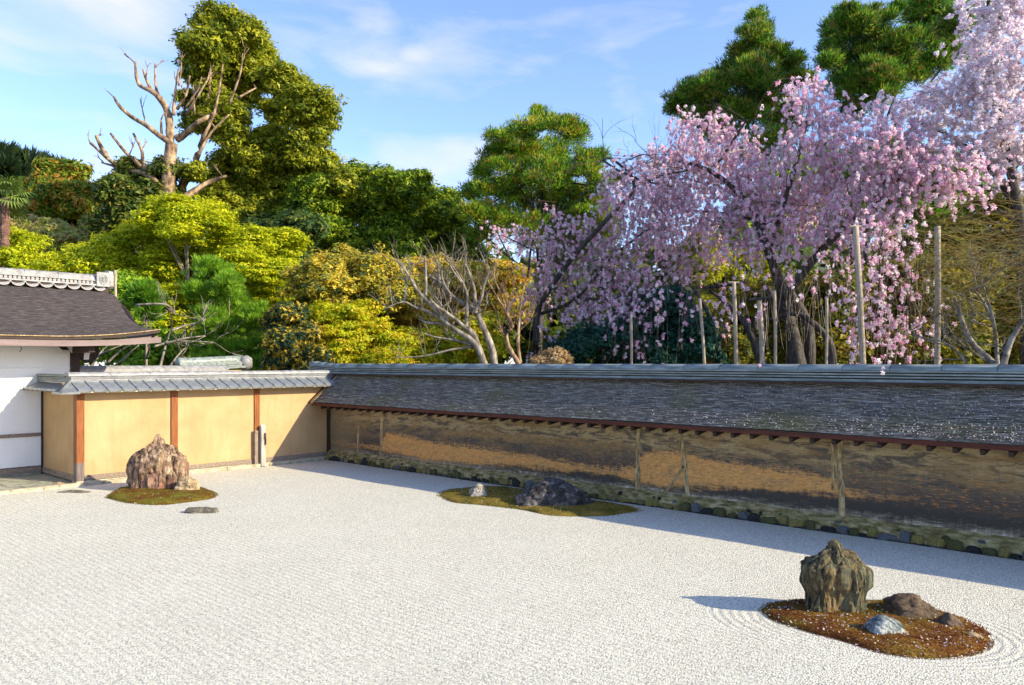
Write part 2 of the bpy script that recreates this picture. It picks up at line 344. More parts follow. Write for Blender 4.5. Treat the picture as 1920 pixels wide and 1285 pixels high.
# ------------------------------------------------------------------ the long earthen wall
LW = thing('long_earthen_wall', (7, .35, 0), 'long dark earthen wall stained gold and black under a bark roof', 'wall')
LEN = 24.
b = MB()
own(MB().sheet([[(0.02+i*(LEN/60), 0+.006*math.sin(i*1.7+j), .14+j*.13) for i in range(61)] for j in range(10)]).build('wall', M['long_wall']), LW)
own(MB().box(.02, LEN, .02, .68, .0, 1.36).build('wall_core', M['long_wall']), LW)
# pale vertical post scars, slightly proud
def scar(name, pts, w, depth=.012):
    rows = []
    for i, (x, z) in enumerate(smoothline([(p[0], 0, p[1]) for p in pts], 8) and [(q.x, q.z) for q in smoothline([(p[0], 0, p[1]) for p in pts], 8)]):
        ww = w*random.uniform(.8, 1.15)/2
        rows.append([(x-ww-.01, .01, z), (x-ww, -depth, z), (x+ww, -depth, z), (x+ww+.01, .01, z)])
    return own(MB().sheet(rows).build(name, M['scar']), LW)
scar('post_trace', [(2.05, .22), (2.06, .7), (2.10, 1.3)], .085)
scar('post_trace', [(1.2, .2), (1.2, .45), (1.22, .85)], .05)
scar('post_trace', [(8.76, .17), (8.78, .7), (8.78, 1.3)], .075)
scar('post_trace', [(9.70, .22), (9.66, .5), (9.62, .85), (9.55, 1.28)], .07)
scar('post_trace', [(9.28, .22), (9.45, .42), (9.63, .68)], .05)
scar('post_trace', [(12.05, .2), (12.04, .6), (12.0, .95), (12.02, 1.27)], .09)
scar('post_trace', [(11.93, .55), (11.93, .95), (11.92, 1.2)], .035)
own(MB().box(-.02, .12, -.03, .02, .12, 1.3).build('corner_post', M['wood_dark'], bevel=.005), LW)
# plinth: earth shelf with stones
shelf = []
for i in range(241):
    x = .1+i*(LEN-.1)/240; q = noise.noise((x*2, 0, 0)); q2 = noise.noise((x*5, 3, 0))
    shelf.append([(x, 0.01, .235+.02*q), (x, -.05+.01*q2, .18+.015*q2), (x, -.105+.02*q, .145+.012*q2), (x, -.125+.015*q2, .06), (x, -.13, -.01)])
own(MB().sheet([list(r) for r in zip(*shelf)]).build('plinth_bank', M['bank'], smooth=True), LW)
def pebble_mesh(name, seed, mat, sub=2, rough=.35):
    import bmesh
    bm = bmesh.new(); bmesh.ops.create_icosphere(bm, subdivisions=sub, radius=1)
    for vv in bm.verts:
        p = vv.co.copy(); s = 1/max(abs(p.x), abs(p.y), abs(p.z))**.8*.9
        vv.co = p*s*(1+rough*noise.noise(p*1.4+Vector((seed*7, seed, 0))))
    me = bpy.data.meshes.new(name); bm.to_mesh(me); bm.free(); me.materials.append(mat); return me
stones = [pebble_mesh('stone', k, [M['moss_stone'], M['bank'], M['dark_stone'], M['olive_stone'], M['moss_stone'], M['grey_stone'], M['olive_stone'], M['dark_stone']][k]) for k in range(8)]
x = .15; n = 0
while x < 17.5 and n < 200:
    w = random.choice((random.uniform(.10, .18), random.uniform(.16, .30))); me = random.choice(stones)
    o = put('stone', me, LW); hgt = random.uniform(.04, .09)*(1 if random.random() < .8 else .6)
    o.location = Vector((x+w/2, -.128+random.uniform(-.02, .015), hgt*.8))-LW.location; o.scale = (w*.50, .04+random.uniform(0, .02), hgt)
    o.rotation_euler = (random.uniform(-.25, .25), random.uniform(-.22, .22), random.uniform(-.3, .3)); x += w*random.uniform(.92, 1.06); n += 1
    if random.random() < .45:
        o = put('stone', random.choice(stones), LW); ww = random.uniform(.05, .11)
        o.location = Vector((x, -.085+random.uniform(-.015, .015), .125+random.uniform(-.01, .015)))-LW.location; o.scale = (ww*.6, .04, random.uniform(.022, .036)); o.rotation_euler = (0, random.uniform(-.2, .2), random.uniform(-.3, .3)); n += 1
ed = MB()
ed.box(.15, LEN, -.165, -.15, -.02, .022)
own(ed.build('edging_strip', M['dark_stone']), LW)
# rafters and eave boards
raf0 = None
for i in range(64):
    x = .42+i*.285
    if raf0 is None:
        raf0 = MB().add([(-.03, .4, .08), (.03, .4, .08), (.03, .0, .0), (-.03, .0, .0), (-.032, .4, .0), (.032, .4, .0), (.026, .012, -.062), (-.026, .012, -.062)],
                        [(0, 3, 2, 1), (4, 5, 6, 7), (0, 1, 5, 4), (1, 2, 6, 5), (2, 3, 7, 6), (3, 0, 4, 7)]).build('rafter', M['wood_dark'], LW, bevel=.004)
        raf0.location = Vector((x, -.475, 1.283))-LW.location
    else: copy_part(raf0, LW, Vector((x, -.475+random.uniform(-.006, .006), 1.283))-LW.location)
own(MB().prism([(-.50, 1.295), (-.46, 1.295), (-.46, 1.365), (-.505, 1.365)], 'x', .1, LEN).build('eave_board', M['wood_red'], bevel=.004), LW)
own(MB().prism([(-.46, 1.34), (.0, 1.50), (.0, 1.53), (-.46, 1.368)], 'x', .1, LEN).build('eave_soffit', M['wood_dark']), LW)
# stepped bark courses: many thin uneven layers
def zroof(y):     # slightly concave slope
    t = (y+.53)/.75; return 1.375+.66*(t**1.12)
NR = 36; xc = np.concatenate([np.arange(.18, 17.2, .045), np.arange(17.3, LEN, .3)]); rows = []
for i in range(NR):
    y0 = -.53+.75*i/NR; y1 = -.53+.75*(i+1)/NR
    j = rng.normal(0, .0022, len(xc))+.004*np.sin(xc*1.1+i*.3)*.6; h = rng.normal(0, .0012, len(xc))+(.004 if i % 5 == 0 else 0)
    wv = .006*np.sin(xc*.7+1)+.004*np.sin(xc*2.3)
    rows.append(np.stack([xc, y0+j, zroof(y0)-.001+wv], -1)); rows.append(np.stack([xc, y0+j+.001, zroof(y0)+.017+h+wv], -1)); rows.append(np.stack([xc, y1+.004+np.zeros_like(xc), zroof(y1)+.004+h*.5+wv], -1))
R = np.array(rows); m = len(xc); idx = np.arange(R.shape[0]*m).reshape(-1, m)
f = np.stack([idx[:-1, :-1], idx[:-1, 1:], idx[1:, 1:], idx[1:, :-1]], -1).reshape(-1, 4)
roof = own(mesh_np('bark_roof', R.reshape(-1, 3), f, M['bark_roof']), LW)
own(MB().prism([(-.52, 1.366)]+[(-.52+.74*q/8, zroof(-.52+.74*q/8)-.022) for q in range(9)]+[(.5, 2.01), (1.2, 1.40), (1.2, 1.366)], 'x', .19, LEN-.02).build('roof_core', M['hall_roof']), LW)
# verge boards on the left edge of the roof
for x0, x1, mt, up in ((.085, .18, 'scar', .012), (.02, .085, 'wood_red', .02)):
    own(MB().prism([(-.535, 1.34), (-.535, 1.375+up), (.3, 2.07+up), (.3, 1.98)], 'x', x0, x1).build('verge_board', M[mt], bevel=.004), LW)
# ridge: flat tile layers over a dark strip painted as their shadow line, rounded cap
lays = [(.30, 2.01, 2.035), (.21, 2.037, 2.072), (.15, 2.072, 2.092), (.185, 2.092, 2.112), (.14, 2.112, 2.130), (.178, 2.130, 2.150), (.135, 2.150, 2.168), (.172, 2.168, 2.188)]
def ridge_x(x, z): # gentle upturn at the left end
    return z + .055*max(0, (.3-x)/1.35)**1.6
xe = [-1.05, -.9, -.7, -.45, -.2, .1, .5, LEN]
for w, z0, z1 in lays:
    rows = []
    mat = 'wood_dark' if w == .30 else ('tile_mortar' if w < .16 else 'tile_green')  # widest, lowest layer is coloured dark as the shadow line below the ridge
    xx = [q for q in xe if q >= (.1 if w == .30 else -1.1)]
    for yy, zz in ((.35-w, z0), (.35-w, z1), (.35+w, z1), (.35+w, z0), (.35-w, z0)): rows.append([(q, yy, ridge_x(q, zz)) for q in xx])
    o = MB().sheet(rows); n = len(xx)
    o.f.append((0, n, 2*n, 3*n))
    own(o.build('ridge_layer', M[mat]), LW)
k = 0; x = -1.08
while x < LEN:
    l = .32 if x < 0 else .62
    rows = []
    for a in range(9):
        t = math.pi*a/8; rows.append([(q, .35-.155*math.cos(t), ridge_x(q, 2.190)+.085*math.sin(t)**.8+(.003*(k % 2))) for q in (x, x+l*.5, x+l-.006)])
    rows.append([(q, .35-.155, ridge_x(q, 2.190)) for q in (x, x+l*.5, x+l-.006)])
    o = MB().sheet(rows); n = 3; o.f.append(tuple(i*n for i in range(9)))
    own(o.build('cap_tile', M['tile_green'], smooth=True), LW); x += l; k += 1
own(MB().tube([(-1.10, .35, 2.16), (-1.10, .35, 2.33)], [.10, .12], 10).build('end_tile', M['tile_green'], smooth=False), LW)

# scattered petals on the bark roof (one mesh, uncountable)
def petals(n, pos_fn, size, name, parent, pal=((.95, .85, .88), (.9, .78, .82), (.95, .93, .93)), mat='blossom'):
    P = np.array([pos_fn() for _ in range(n)]); s = rng.uniform(.6, 1.3, n)*size; a = rng.uniform(0, 6.28, n)
    u = np.stack([np.cos(a), np.sin(a), rng.normal(0, .35, n)], -1)*s[:, None]; w = np.stack([-np.sin(a), np.cos(a), rng.normal(0, .35, n)], -1)*s[:, None]*.75
    V = np.stack([P-u, P-w, P+u, P+w], 1).reshape(-1, 3); f = np.arange(4*n).reshape(-1, 4)
    c = np.array(pal)[rng.integers(0, len(pal), n)]; c = np.repeat(c, 4, 0)
    o = mesh_np(name, V, f, M[mat], None, c); own(o, parent); o['kind'] = 'stuff'; return o
def rp():
    while True:
        x = 3+14*random.random()
        if random.random() < (max(0, x-5)/9)**2.2+.02: break
    t = random.random()**1.2; y = -.52+.72*t; return (x, y, zroof(y)+.024)
petals(4200, rp, .010, 'fallen_petals', LW)

# ------------------------------------------------------------------ the yellow wall on the left
YW = thing('yellow_plaster_wall', (-.1, -2.7, 0), 'yellow plaster wall with orange posts and a grey tiled top', 'wall')
seg = [(-5.41, -3.78), (-3.63, -1.93), (-1.79, .4)]
for a, c in seg:
    own(MB().box(-.12, 0, a, c, .16, 1.76).build('plaster_panel', M['yellow']), YW)
    own(MB().box(-.1, .022, a, c, .075, .17).build('sill_board', M['wood_grey'], bevel=.004), YW)
for yc, w in ((-5.485, .14), (-3.705, .14), (-1.86, .13)):
    own(MB().box(-.14, .03, yc-w/2, yc+w/2, .06, 1.75).build('post', M['post'], bevel=.006), YW)
own(MB().box(-.2, .035, -5.56, .1, -.01, .07).build('foundation', M['kerb'], bevel=.006), YW)
own(MB().box(-1.93, -.145, -5.52, -5.41, .16, 1.76).build('plaster_panel', M['yellow']), YW)
own(MB().box(-1.93, -.145, -5.54, -5.42, .06, .17).build('sill_board', M['wood_grey'], bevel=.004), YW)
own(MB().box(-2.02, -1.93, -5.545, -5.41, .02, 1.75).build('post', M['wood_dark'], bevel=.004), YW)
# eave board under the tiles
own(MB().prism([(-5.86, 1.735), (-5.84, 1.765), (.1, 1.765), (.1, 1.735)], 'x', .26, .31).build('eave_board', M['kerb']), YW)
own(MB().prism([(.30, 1.745), (.30, 1.765), (-.2, 1.93), (-.2, 1.74)], 'y', -5.75, .12).build('tile_bed', M['wood_grey']), YW)
own(MB().prism([(-5.84, 1.745), (-5.84, 1.765), (-5.5, 1.9), (-5.5, 1.74)], 'x', -2.0, .1).build('tile_bed', M['wood_grey']), YW)
# flat tiles with a raised roll on one side
def tile_mesh():
    b = MB(); w = .262
    # local: x down-slope (0 top .. .52 eave), y width, z normal
    b.box(0, .50, .0, w-.03, 0, .018)
    b.prism([(w-.036, .0), (w-.036, .028), (w-.024, .042), (w-.008, .042), (w-.0, .028), (w-.0, .0)], 'x', -.01, .51)
    b.box(.485, .505, 0, w-.036, -.03, .018)
    return b
ang = math.atan2(.17, .47)
t0 = tile_mesh().build('roof_tile', M['tile'], YW, bevel=.003)
y = -5.62; i = 0
while y < .05:
    loc = Vector((-.135, y, 1.945))-Vector(YW.location)
    rot = (random.uniform(-.015, .015), ang, 0)
    if i == 0: t0.location = loc; t0.rotation_euler = rot
    else: copy_part(t0, YW, loc, rot)
    y += .268; i += 1
# corner (hip) tile and the short return
for i in range(7):
    loc = Vector((-.12-i*.268, -5.60, 1.905))-Vector(YW.location)
    c = copy_part(t0, YW, loc, None); c.rotation_mode = 'QUATERNION'
    from mathutils import Matrix
    rx = Matrix(((0, -1, 0), (-1, 0, 0), (0, 0, -1))).to_3x3()
    # x axis -> -Y and down, y axis -> -X
    sx = Vector((0, -math.cos(.42), -math.sin(.42))); sy = Vector((-1, 0, 0)); sz = sx.cross(sy)
    mt = Matrix((sx, sy, sz)).transposed(); c.rotation_quaternion = mt.to_quaternion(); c.scale = (.62, 1, 1)
own(MB().add([(.36, -5.92, 1.755), (-.14, -5.56, 1.95), (.36, -5.60, 1.76), (-.14, -5.92, 1.76), (.36, -5.92, 1.72), (-.14, -5.56, 1.80), (.36, -5.6, 1.72), (-.14, -5.92, 1.72)],
        [(0, 2, 1), (0, 1, 3), (4, 5, 6), (4, 7, 5), (0, 4, 6, 2), (0, 3, 7, 4), (1, 5, 7, 3), (2, 6, 5, 1)]).build('hip_tile', M['tile']), YW)
own(MB().tube([(.37, -5.93, 1.765), (-.16, -5.57, 1.975)], .03, 8).build('hip_roll', M['tile']), YW)
# ridge of the yellow wall
for w, z0, z1, mt in ((.15, 1.93, 1.955, 'tile'), (.125, 1.957, 1.985, 'tile_pale'), (.14, 1.988, 2.01, 'tile'), (.12, 2.013, 2.04, 'tile_pale'), ):
    own(MB().box(-.2-w, -.2+w, -5.62, .62, z0, z1).build('ridge_course', M[mt], bevel=.004), YW)
    own(MB().box(-2.0, -.2-w-.002, -5.62, -5.62+w*1.6, z0-.02, z1-.022).build('ridge_course', M['tile_green'], bevel=.004), YW)
y = -5.66
while y < .6:
    l = min(.75, .63-y)
    rows = [[(-.2+.15*math.cos(math.pi*a/8), q, 2.042+.075*math.sin(math.pi*a/8)**.7) for q in (y, y+l-.006)] for a in range(9)]
    o = MB().sheet(rows[::-1]); o.f.append(tuple(i*2 for i in range(9)))
    own(o.build('cap_tile', M['tile_pale'], smooth=False), YW); y += l
own(MB().box(-2.0, -.36, -5.64, -5.40, 2.025, 2.075).build('cap_tile', M['tile_green'], bevel=.02), YW)

# weathered stake with an iron latch
ST = thing('wooden_stake', (.1, -1.8, 0), 'weathered silver-grey wooden stake with an iron latch against the yellow wall', 'stake')
own(MB().prism([(.05, 0), (.16, 0), (.15, .86), (.12, .93), (.07, .90), (.055, .84)], 'y', -1.83, -1.72).build('stake', M['wood_pale'], bevel=.01), ST)
own(MB().box(.04, .11, -1.96, -1.88, 0, .80).build('side_plank', M['wood_grey'], bevel=.006), ST)
own(MB().box(.15, .175, -1.77, -1.72, .60, .74).build('latch', M['iron'], bevel=.008), ST)
own(MB().box(.15, .2, -1.745, -1.735, .48, .62).build('latch_bar', M['iron']), ST)

# ------------------------------------------------------------------ white hall on the far left
HB = thing('temple_hall', (-3, -7, 0), 'white plastered temple building with a curved bark roof and grey ridge tiles', 'building')
own(MB().box(-4.6, -2.0, -14, -4.95, .2, 2.9).build('wall', M['white']), HB)
own(MB().box(-4.6, -1.965, -14, -5.55, .07, .185).build('sill_board', M['wood_grey'], bevel=.004), HB)
own(MB().box(-4.6, -1.98, -14, -5.55, -.01, .07).build('foundation', M['paving']), HB)
own(MB().box(-2.05, -1.965, -14, -5.55, .80, .87).build('rail', M['wood_grey'], bevel=.004), HB)
own(MB().box(-2.02, -1.975, -14, -4.96, 2.17, 2.195).build('moulding', M['white'], bevel=.004), HB)
own(MB().box(-2.1, -1.96, -5.0, -4.82, .1, 2.72).build('corner_post', M['wood_dark'], bevel=.006), HB)
own(MB().box(-2.1, -1.0, -4.99, -4.86, 2.50, 2.62).build('bracket_arm', M['wood_dark'], bevel=.01), HB)
own(MB().prism([(-5.25, 2.66), (-5.15, 2.56), (-4.75, 2.56), (-4.45, 2.62), (-4.35, 2.72), (-5.25, 2.72)], 'x', -2.08, -1.92).build('bracket', M['wood_dark'], bevel=.01), HB)
own(MB().prism([(-4.82, 2.7), (-4.82, 2.42), (-4.7, 2.28), (-4.5, 2.36), (-4.42, 2.55), (-4.5, 2.7)], 'x', -2.06, -1.94).build('bracket_scroll', M['wood_dark'], bevel=.01), HB)
own(MB().prism([(-4.74, 2.63), (-4.62, 2.63), (-4.66, 2.36), (-4.76, 2.36)], 'x', -1.935, -1.915).build('bracket_end', M['white'], bevel=.004), HB)
own(MB().prism([(-5.10, 2.66), (-5.0, 2.66), (-4.92, 2.52), (-5.0, 2.5)], 'x', -1.915, -1.895).build('bracket_end', M['white'], bevel=.004), HB)
prof = [(-.85, 2.815), (-1.1, 2.86), (-1.35, 2.93), (-1.62, 3.03), (-1.85, 3.15), (-2.1, 3.31), (-2.35, 3.50), (-2.6, 3.70), (-2.85, 3.84), (-3.1, 3.92), (-3.3, 3.96)]
PR = smoothline([(p[0], 0, p[1]) for p in prof], 7)
def yend(t): return -3.62 - .10*t - .12*math.sin(math.pi*min(1, t*1.0))**2
rows = []; n = len(PR)
for i, q in enumerate(PR):
    t = i/(n-1); ye = yend(t); row = []
    for s in range(90):
        y = -14+(ye+14)*(s/89)**.75; up = max(0, (y+5.8)/2.2)**2*.2*(1-t)**2; dn = -.07*t*max(0, (y-ye+.5)/.5)**2
        row.append((q.x+random.uniform(-.004, .004), y, q.z+up+dn+(.010 if i % 2 else 0)))
    rows.append(row)
own(MB().sheet([r[::-1] for r in rows]).build('bark_roof', M['hall_roof']), HB)
def eavez(y): return 2.815+max(0, (y+5.8)/2.2)**2*.2
ysn = [-14+(10.38)*s/60 for s in range(61)]
def strip(x0, x1, d0, d1, mat, name, ymax=0, flat=0.):
    r = [[(x, y, (eavez(y) if not flat else 2.815+(eavez(y)-2.815)*flat)+d) for y in ysn] for x, d in ((x0, d0), (x1, d0), (x1, d1), (x0, d1), (x0, d0))]
    o = MB().sheet(r); m = len(ysn); o.f.append(tuple(k*m+m-1 for k in range(4))); own(o.build(name, M[mat]), HB)
strip(-.95, -.835, -.012, .004, 'scar', 'eave_edge')
strip(-1.0, -.86, -.075, -.019, 'wood_dark', 'eave_layer')
strip(-.93, -.80, -.20, -.085, 'mauve', 'gutter_board', flat=.55)
strip(-2.0, -.95, -.13, -.1, 'wood_grey', 'soffit', flat=.8)
own(MB().box(-2.3, -.95, -3.75, -3.69, 2.84, 2.93).build('verge_board', M['wood_dark']), HB)
own(MB().prism([(-.84, 2.86), (-1.62, 3.02), (-2.35, 3.49), (-3.3, 3.95), (-3.3, 3.7), (-2.3, 3.2), (-1.6, 2.85)], 'y', -3.74, -3.70).build('gable_board', M['wood_dark']), HB)
# ridge: wavy tile row, ledge, lattice, capped top
wav = MB(); wrows = []
N = 12
for a in range(N+1):
    t = a/N; zz = (.05*math.sin(math.pi*t/.17) if t < .17 else -.045*math.sin(math.pi*(t-.17)/.83)**.8); wrows.append([(-.10, t*.27, .045+zz*.6), (.10, t*.27, .0+zz), (.10, t*.27, -.03+zz)])
wav.sheet(wrows)
w0 = wav.build('ridge_tile', M['tile_pale'], HB, smooth=True)
y = -14.; i = 0
while y < -3.95:
    loc = Vector((-3.08, y, 4.0))-Vector(HB.location)
    if i == 0: w0.location = loc
    else: copy_part(w0, HB, loc)
    y += .272; i += 1
own(MB().box(-3.5, -3.06, -14, -3.80, 4.045, 4.085).build('ridge_ledge', M['tile_pale'], bevel=.006), HB)
own(MB().box(-3.5, -3.10, -14, -3.82, 3.9, 4.045).build('ridge_base', M['wood_dark']), HB)
own(MB().box(-3.48, -3.13, -14, -3.82, 4.085, 4.15).build('ridge_frieze_back', M['wood_dark']), HB)
s0 = MB().prism([(0, .0), (.04, .0), (.055, .03), (.04, .06), (0, .06), (-.015, .03)], 'x', -.03, 0).build('frieze_tile', M['tile_pale'], HB)
i = 0; y = -7.6
while y < -3.86:
    loc = Vector((-3.105, y, 4.087))-Vector(HB.location)
    if i == 0: s0.location = loc
    else: copy_part(s0, HB, loc)
    y += .085; i += 1
own(MB().box(-3.5, -3.09, -14, -3.82, 4.15, 4.185).build('ridge_ledge', M['tile_pale'], bevel=.006), HB)
y = -14.
while y < -3.9:
    l = min(.655, -3.83-y)
    rows = [[(-3.3+.19*math.cos(math.pi*a/8), q, 4.187+.13*math.sin(math.pi*a/8)**.8) for q in (y, y+l-.012)] for a in range(9)]
    o = MB().sheet(rows[::-1]); o.f.append(tuple(i*2+1 for i in range(9))[::-1]); own(o.build('cap_tile', M['tile_pale'], smooth=True), HB)
    own(MB().prism([(-3.3+.20*math.cos(math.pi*a/8), 4.187+.142*math.sin(math.pi*a/8)**.8) for a in range(9)], 'y', y+l-.03, y+l-.008).build('cap_band', M['tile']), HB)
    y += l
orn = own(MB().prism([(-3.12, 4.0), (-3.06, 4.05), (-3.05, 4.25), (-3.10, 4.40), (-3.3, 4.43), (-3.5, 4.40), (-3.55, 4.05), (-3.5, 3.97)], 'y', -3.82, -3.72).build('end_ornament', M['tile_pale'], bevel=.012), HB)
own(MB().box(-3.09, -3.04, -4.10, -3.82, 4.03, 4.36).build('ornament_side', M['tile_pale'], bevel=.012), HB)
for r_ in (.085, .05):
    own(MB().tube([(-3.035, -3.96+r_*math.cos(a), 4.20+r_*1.25*math.sin(a)) for a in [2*math.pi*k/16 for k in range(17)]], .009, 6).build('crest_ring', M['tile']), HB)
own(MB().box(-3.035, -3.02, -3.97, -3.95, 4.14, 4.26).build('crest_bar', M['tile']), HB)
PB = tag(MB().tube(smoothline([(-3.3, -3.60, 3.2), (-3.3, -3.60, 4.0), (-3.3, -3.60, 4.46)], 3), .035, 10).build('bamboo_pole', M['pole'], smooth=True), 'short pale bamboo pole standing at the end of the hall roof ridge', 'pole')
own(MB().tube([(-1.0+.0*k, -6.19+.02*math.sin(k), 2.60-.025*k) for k in range(5)], .008, 6).build('gutter_hook', M['iron']), HB)

# ridge caps of two further walls seen over the yellow wall
W2 = thing('low_back_wall', (-2.6, -2.9, 0), 'low wall with a pale capped top just behind the yellow wall', 'wall')
own(MB().box(-2.75, -2.45, -4.8, -1.3, 0, 2.1).build('wall', M['white']), W2)
own(MB().prism([(-2.8, 2.08), (-2.4, 2.08), (-2.4, 2.15), (-2.48, 2.21), (-2.6, 2.23), (-2.72, 2.21), (-2.8, 2.15)], 'y', -4.8, -1.25).build('wall_cap', M['tile_pale'], bevel=.006), W2)
W3 = thing('mossy_back_wall', (-3.6, -2, 0), 'far wall ridge of mossy grey tiles ending in a carved tile', 'wall')
own(MB().box(-3.75, -3.45, -1.95, -.35, 0, 2.1).build('wall', M['yellow']), W3)
for w, z0, z1 in ((.22, 2.1, 2.15), (.16, 2.153, 2.2), (.18, 2.203, 2.24), (.15, 2.243, 2.28)):
    rows = [[(-3.6+a*w, q, z+.07*max(0, (q+2.2)/2)**2) for q in (-2.0, -1.4, -.8, -.25)] for a, z in ((1, z0), (1, z1), (-1, z1), (-1, z0))]
    own(MB().sheet(rows[::-1]).build('ridge_layer', M['tile_green']), W3)
own(MB().tube(smoothline([(-3.6, -2.0, 2.30), (-3.6, -1.6, 2.30), (-3.6, -.25, 2.37)], 4), .13, 12).build('cap_roll', M['tile_green'], smooth=True), W3)
own(MB().tube([(-3.6, -.28, 2.3), (-3.5, -.14, 2.3), (-3.42, -.05, 2.3)], [.17, .2, .12], 14, .08).build('carved_end_tile', M['tile_pale'], smooth=True), W3)

# ------------------------------------------------------------------ rocks
def m_rock(name, stops, vscale, ns=5., bump=.8, bd=.04, extra=None):
    g = G(name, .85, .2); o = g.obj(vscale); n = g.noise(o, ns, 9, .72, .6); n2 = g.noise(g.obj((1, 1, 1)), 22, 5, .7)
    c = g.ramp(n, stops)
    if extra:
        for sc, lo, hi, colr, amt in extra:
            c = g.mix(g.math('MULTIPLY', g.ramp(g.noise(g.obj(sc), 3, 5, .65), [(lo, 0.), (hi, 1.)]), amt), c, colr)
    c = g.mix(.35, c, g.ramp(n2, [(.3, (.05, .045, .04)), (.7, (.55, .5, .42))]), 'OVERLAY')
    g.color(c); g.bump(g.math('ADD', n, g.math('MULTIPLY', n2, .4)), bump, bd); return g.m
MR = {
 'right_tall': m_rock('striated_rock', [(.36, (.018, .017, .014)), (.45, (.07, .062, .042)), (.53, (.20, .165, .085)), (.6, (.22, .22, .12)), (.7, (.55, .48, .34))], (4.2, 4.2, .7), 5., 1., .06, [((1, 1, .5), .52, .62, (.42, .25, .09), .6), ((2, 2, .6), .56, .64, (.2, .26, .18), .5)]),
 'left_tall': m_rock('red_rock', [(.36, (.02, .016, .016)), (.44, (.11, .07, .05)), (.51, (.30, .20, .13)), (.58, (.46, .35, .24)), (.7, (.76, .68, .55))], (3., 3., .9), 4., 1., .06, [((1, 1, .7), .52, .64, (.42, .18, .13), .5), ((2, 2, .8), .6, .66, (.5, .3, .1), .6)]),
 'dark': m_rock('speckled_dark_rock', [(.36, (.022, .021, .020)), (.48, (.065, .061, .060)), (.57, (.12, .113, .11)), (.66, (.42, .40, .37))], (1, 1, 1), 9., 1., .05),
 'pale': m_rock('pale_rock', [(.35, (.09, .08, .07)), (.5, (.34, .31, .27)), (.7, (.72, .68, .6))], (2, 2, 1), 6.),
 'brown': m_rock('brown_rock', [(.35, (.045, .03, .02)), (.5, (.12, .085, .055)), (.65, (.24, .18, .11)), (.8, (.40, .33, .22))], (.8, .8, 2.4), 3.5, .6, .03),
 'blue': m_rock('veined_blue_rock', [(.36, (.04, .055, .06)), (.46, (.12, .15, .16)), (.53, (.24, .28, .28)), (.60, (.62, .64, .62)), (.66, (.2, .24, .24))], (1.0, 2.4, 1.0), 9., .8, .03),
 'tan': m_rock('tan_rock', [(.35, (.16, .12, .07)), (.5, (.40, .30, .18)), (.7, (.66, .55, .38))], (1, 1, 1), 6.),
 'flat': m_rock('flat_grey_rock', [(.35, (.06, .055, .045)), (.5, (.18, .17, .13)), (.7, (.42, .40, .33))], (1, 1, 2), 6.),
}
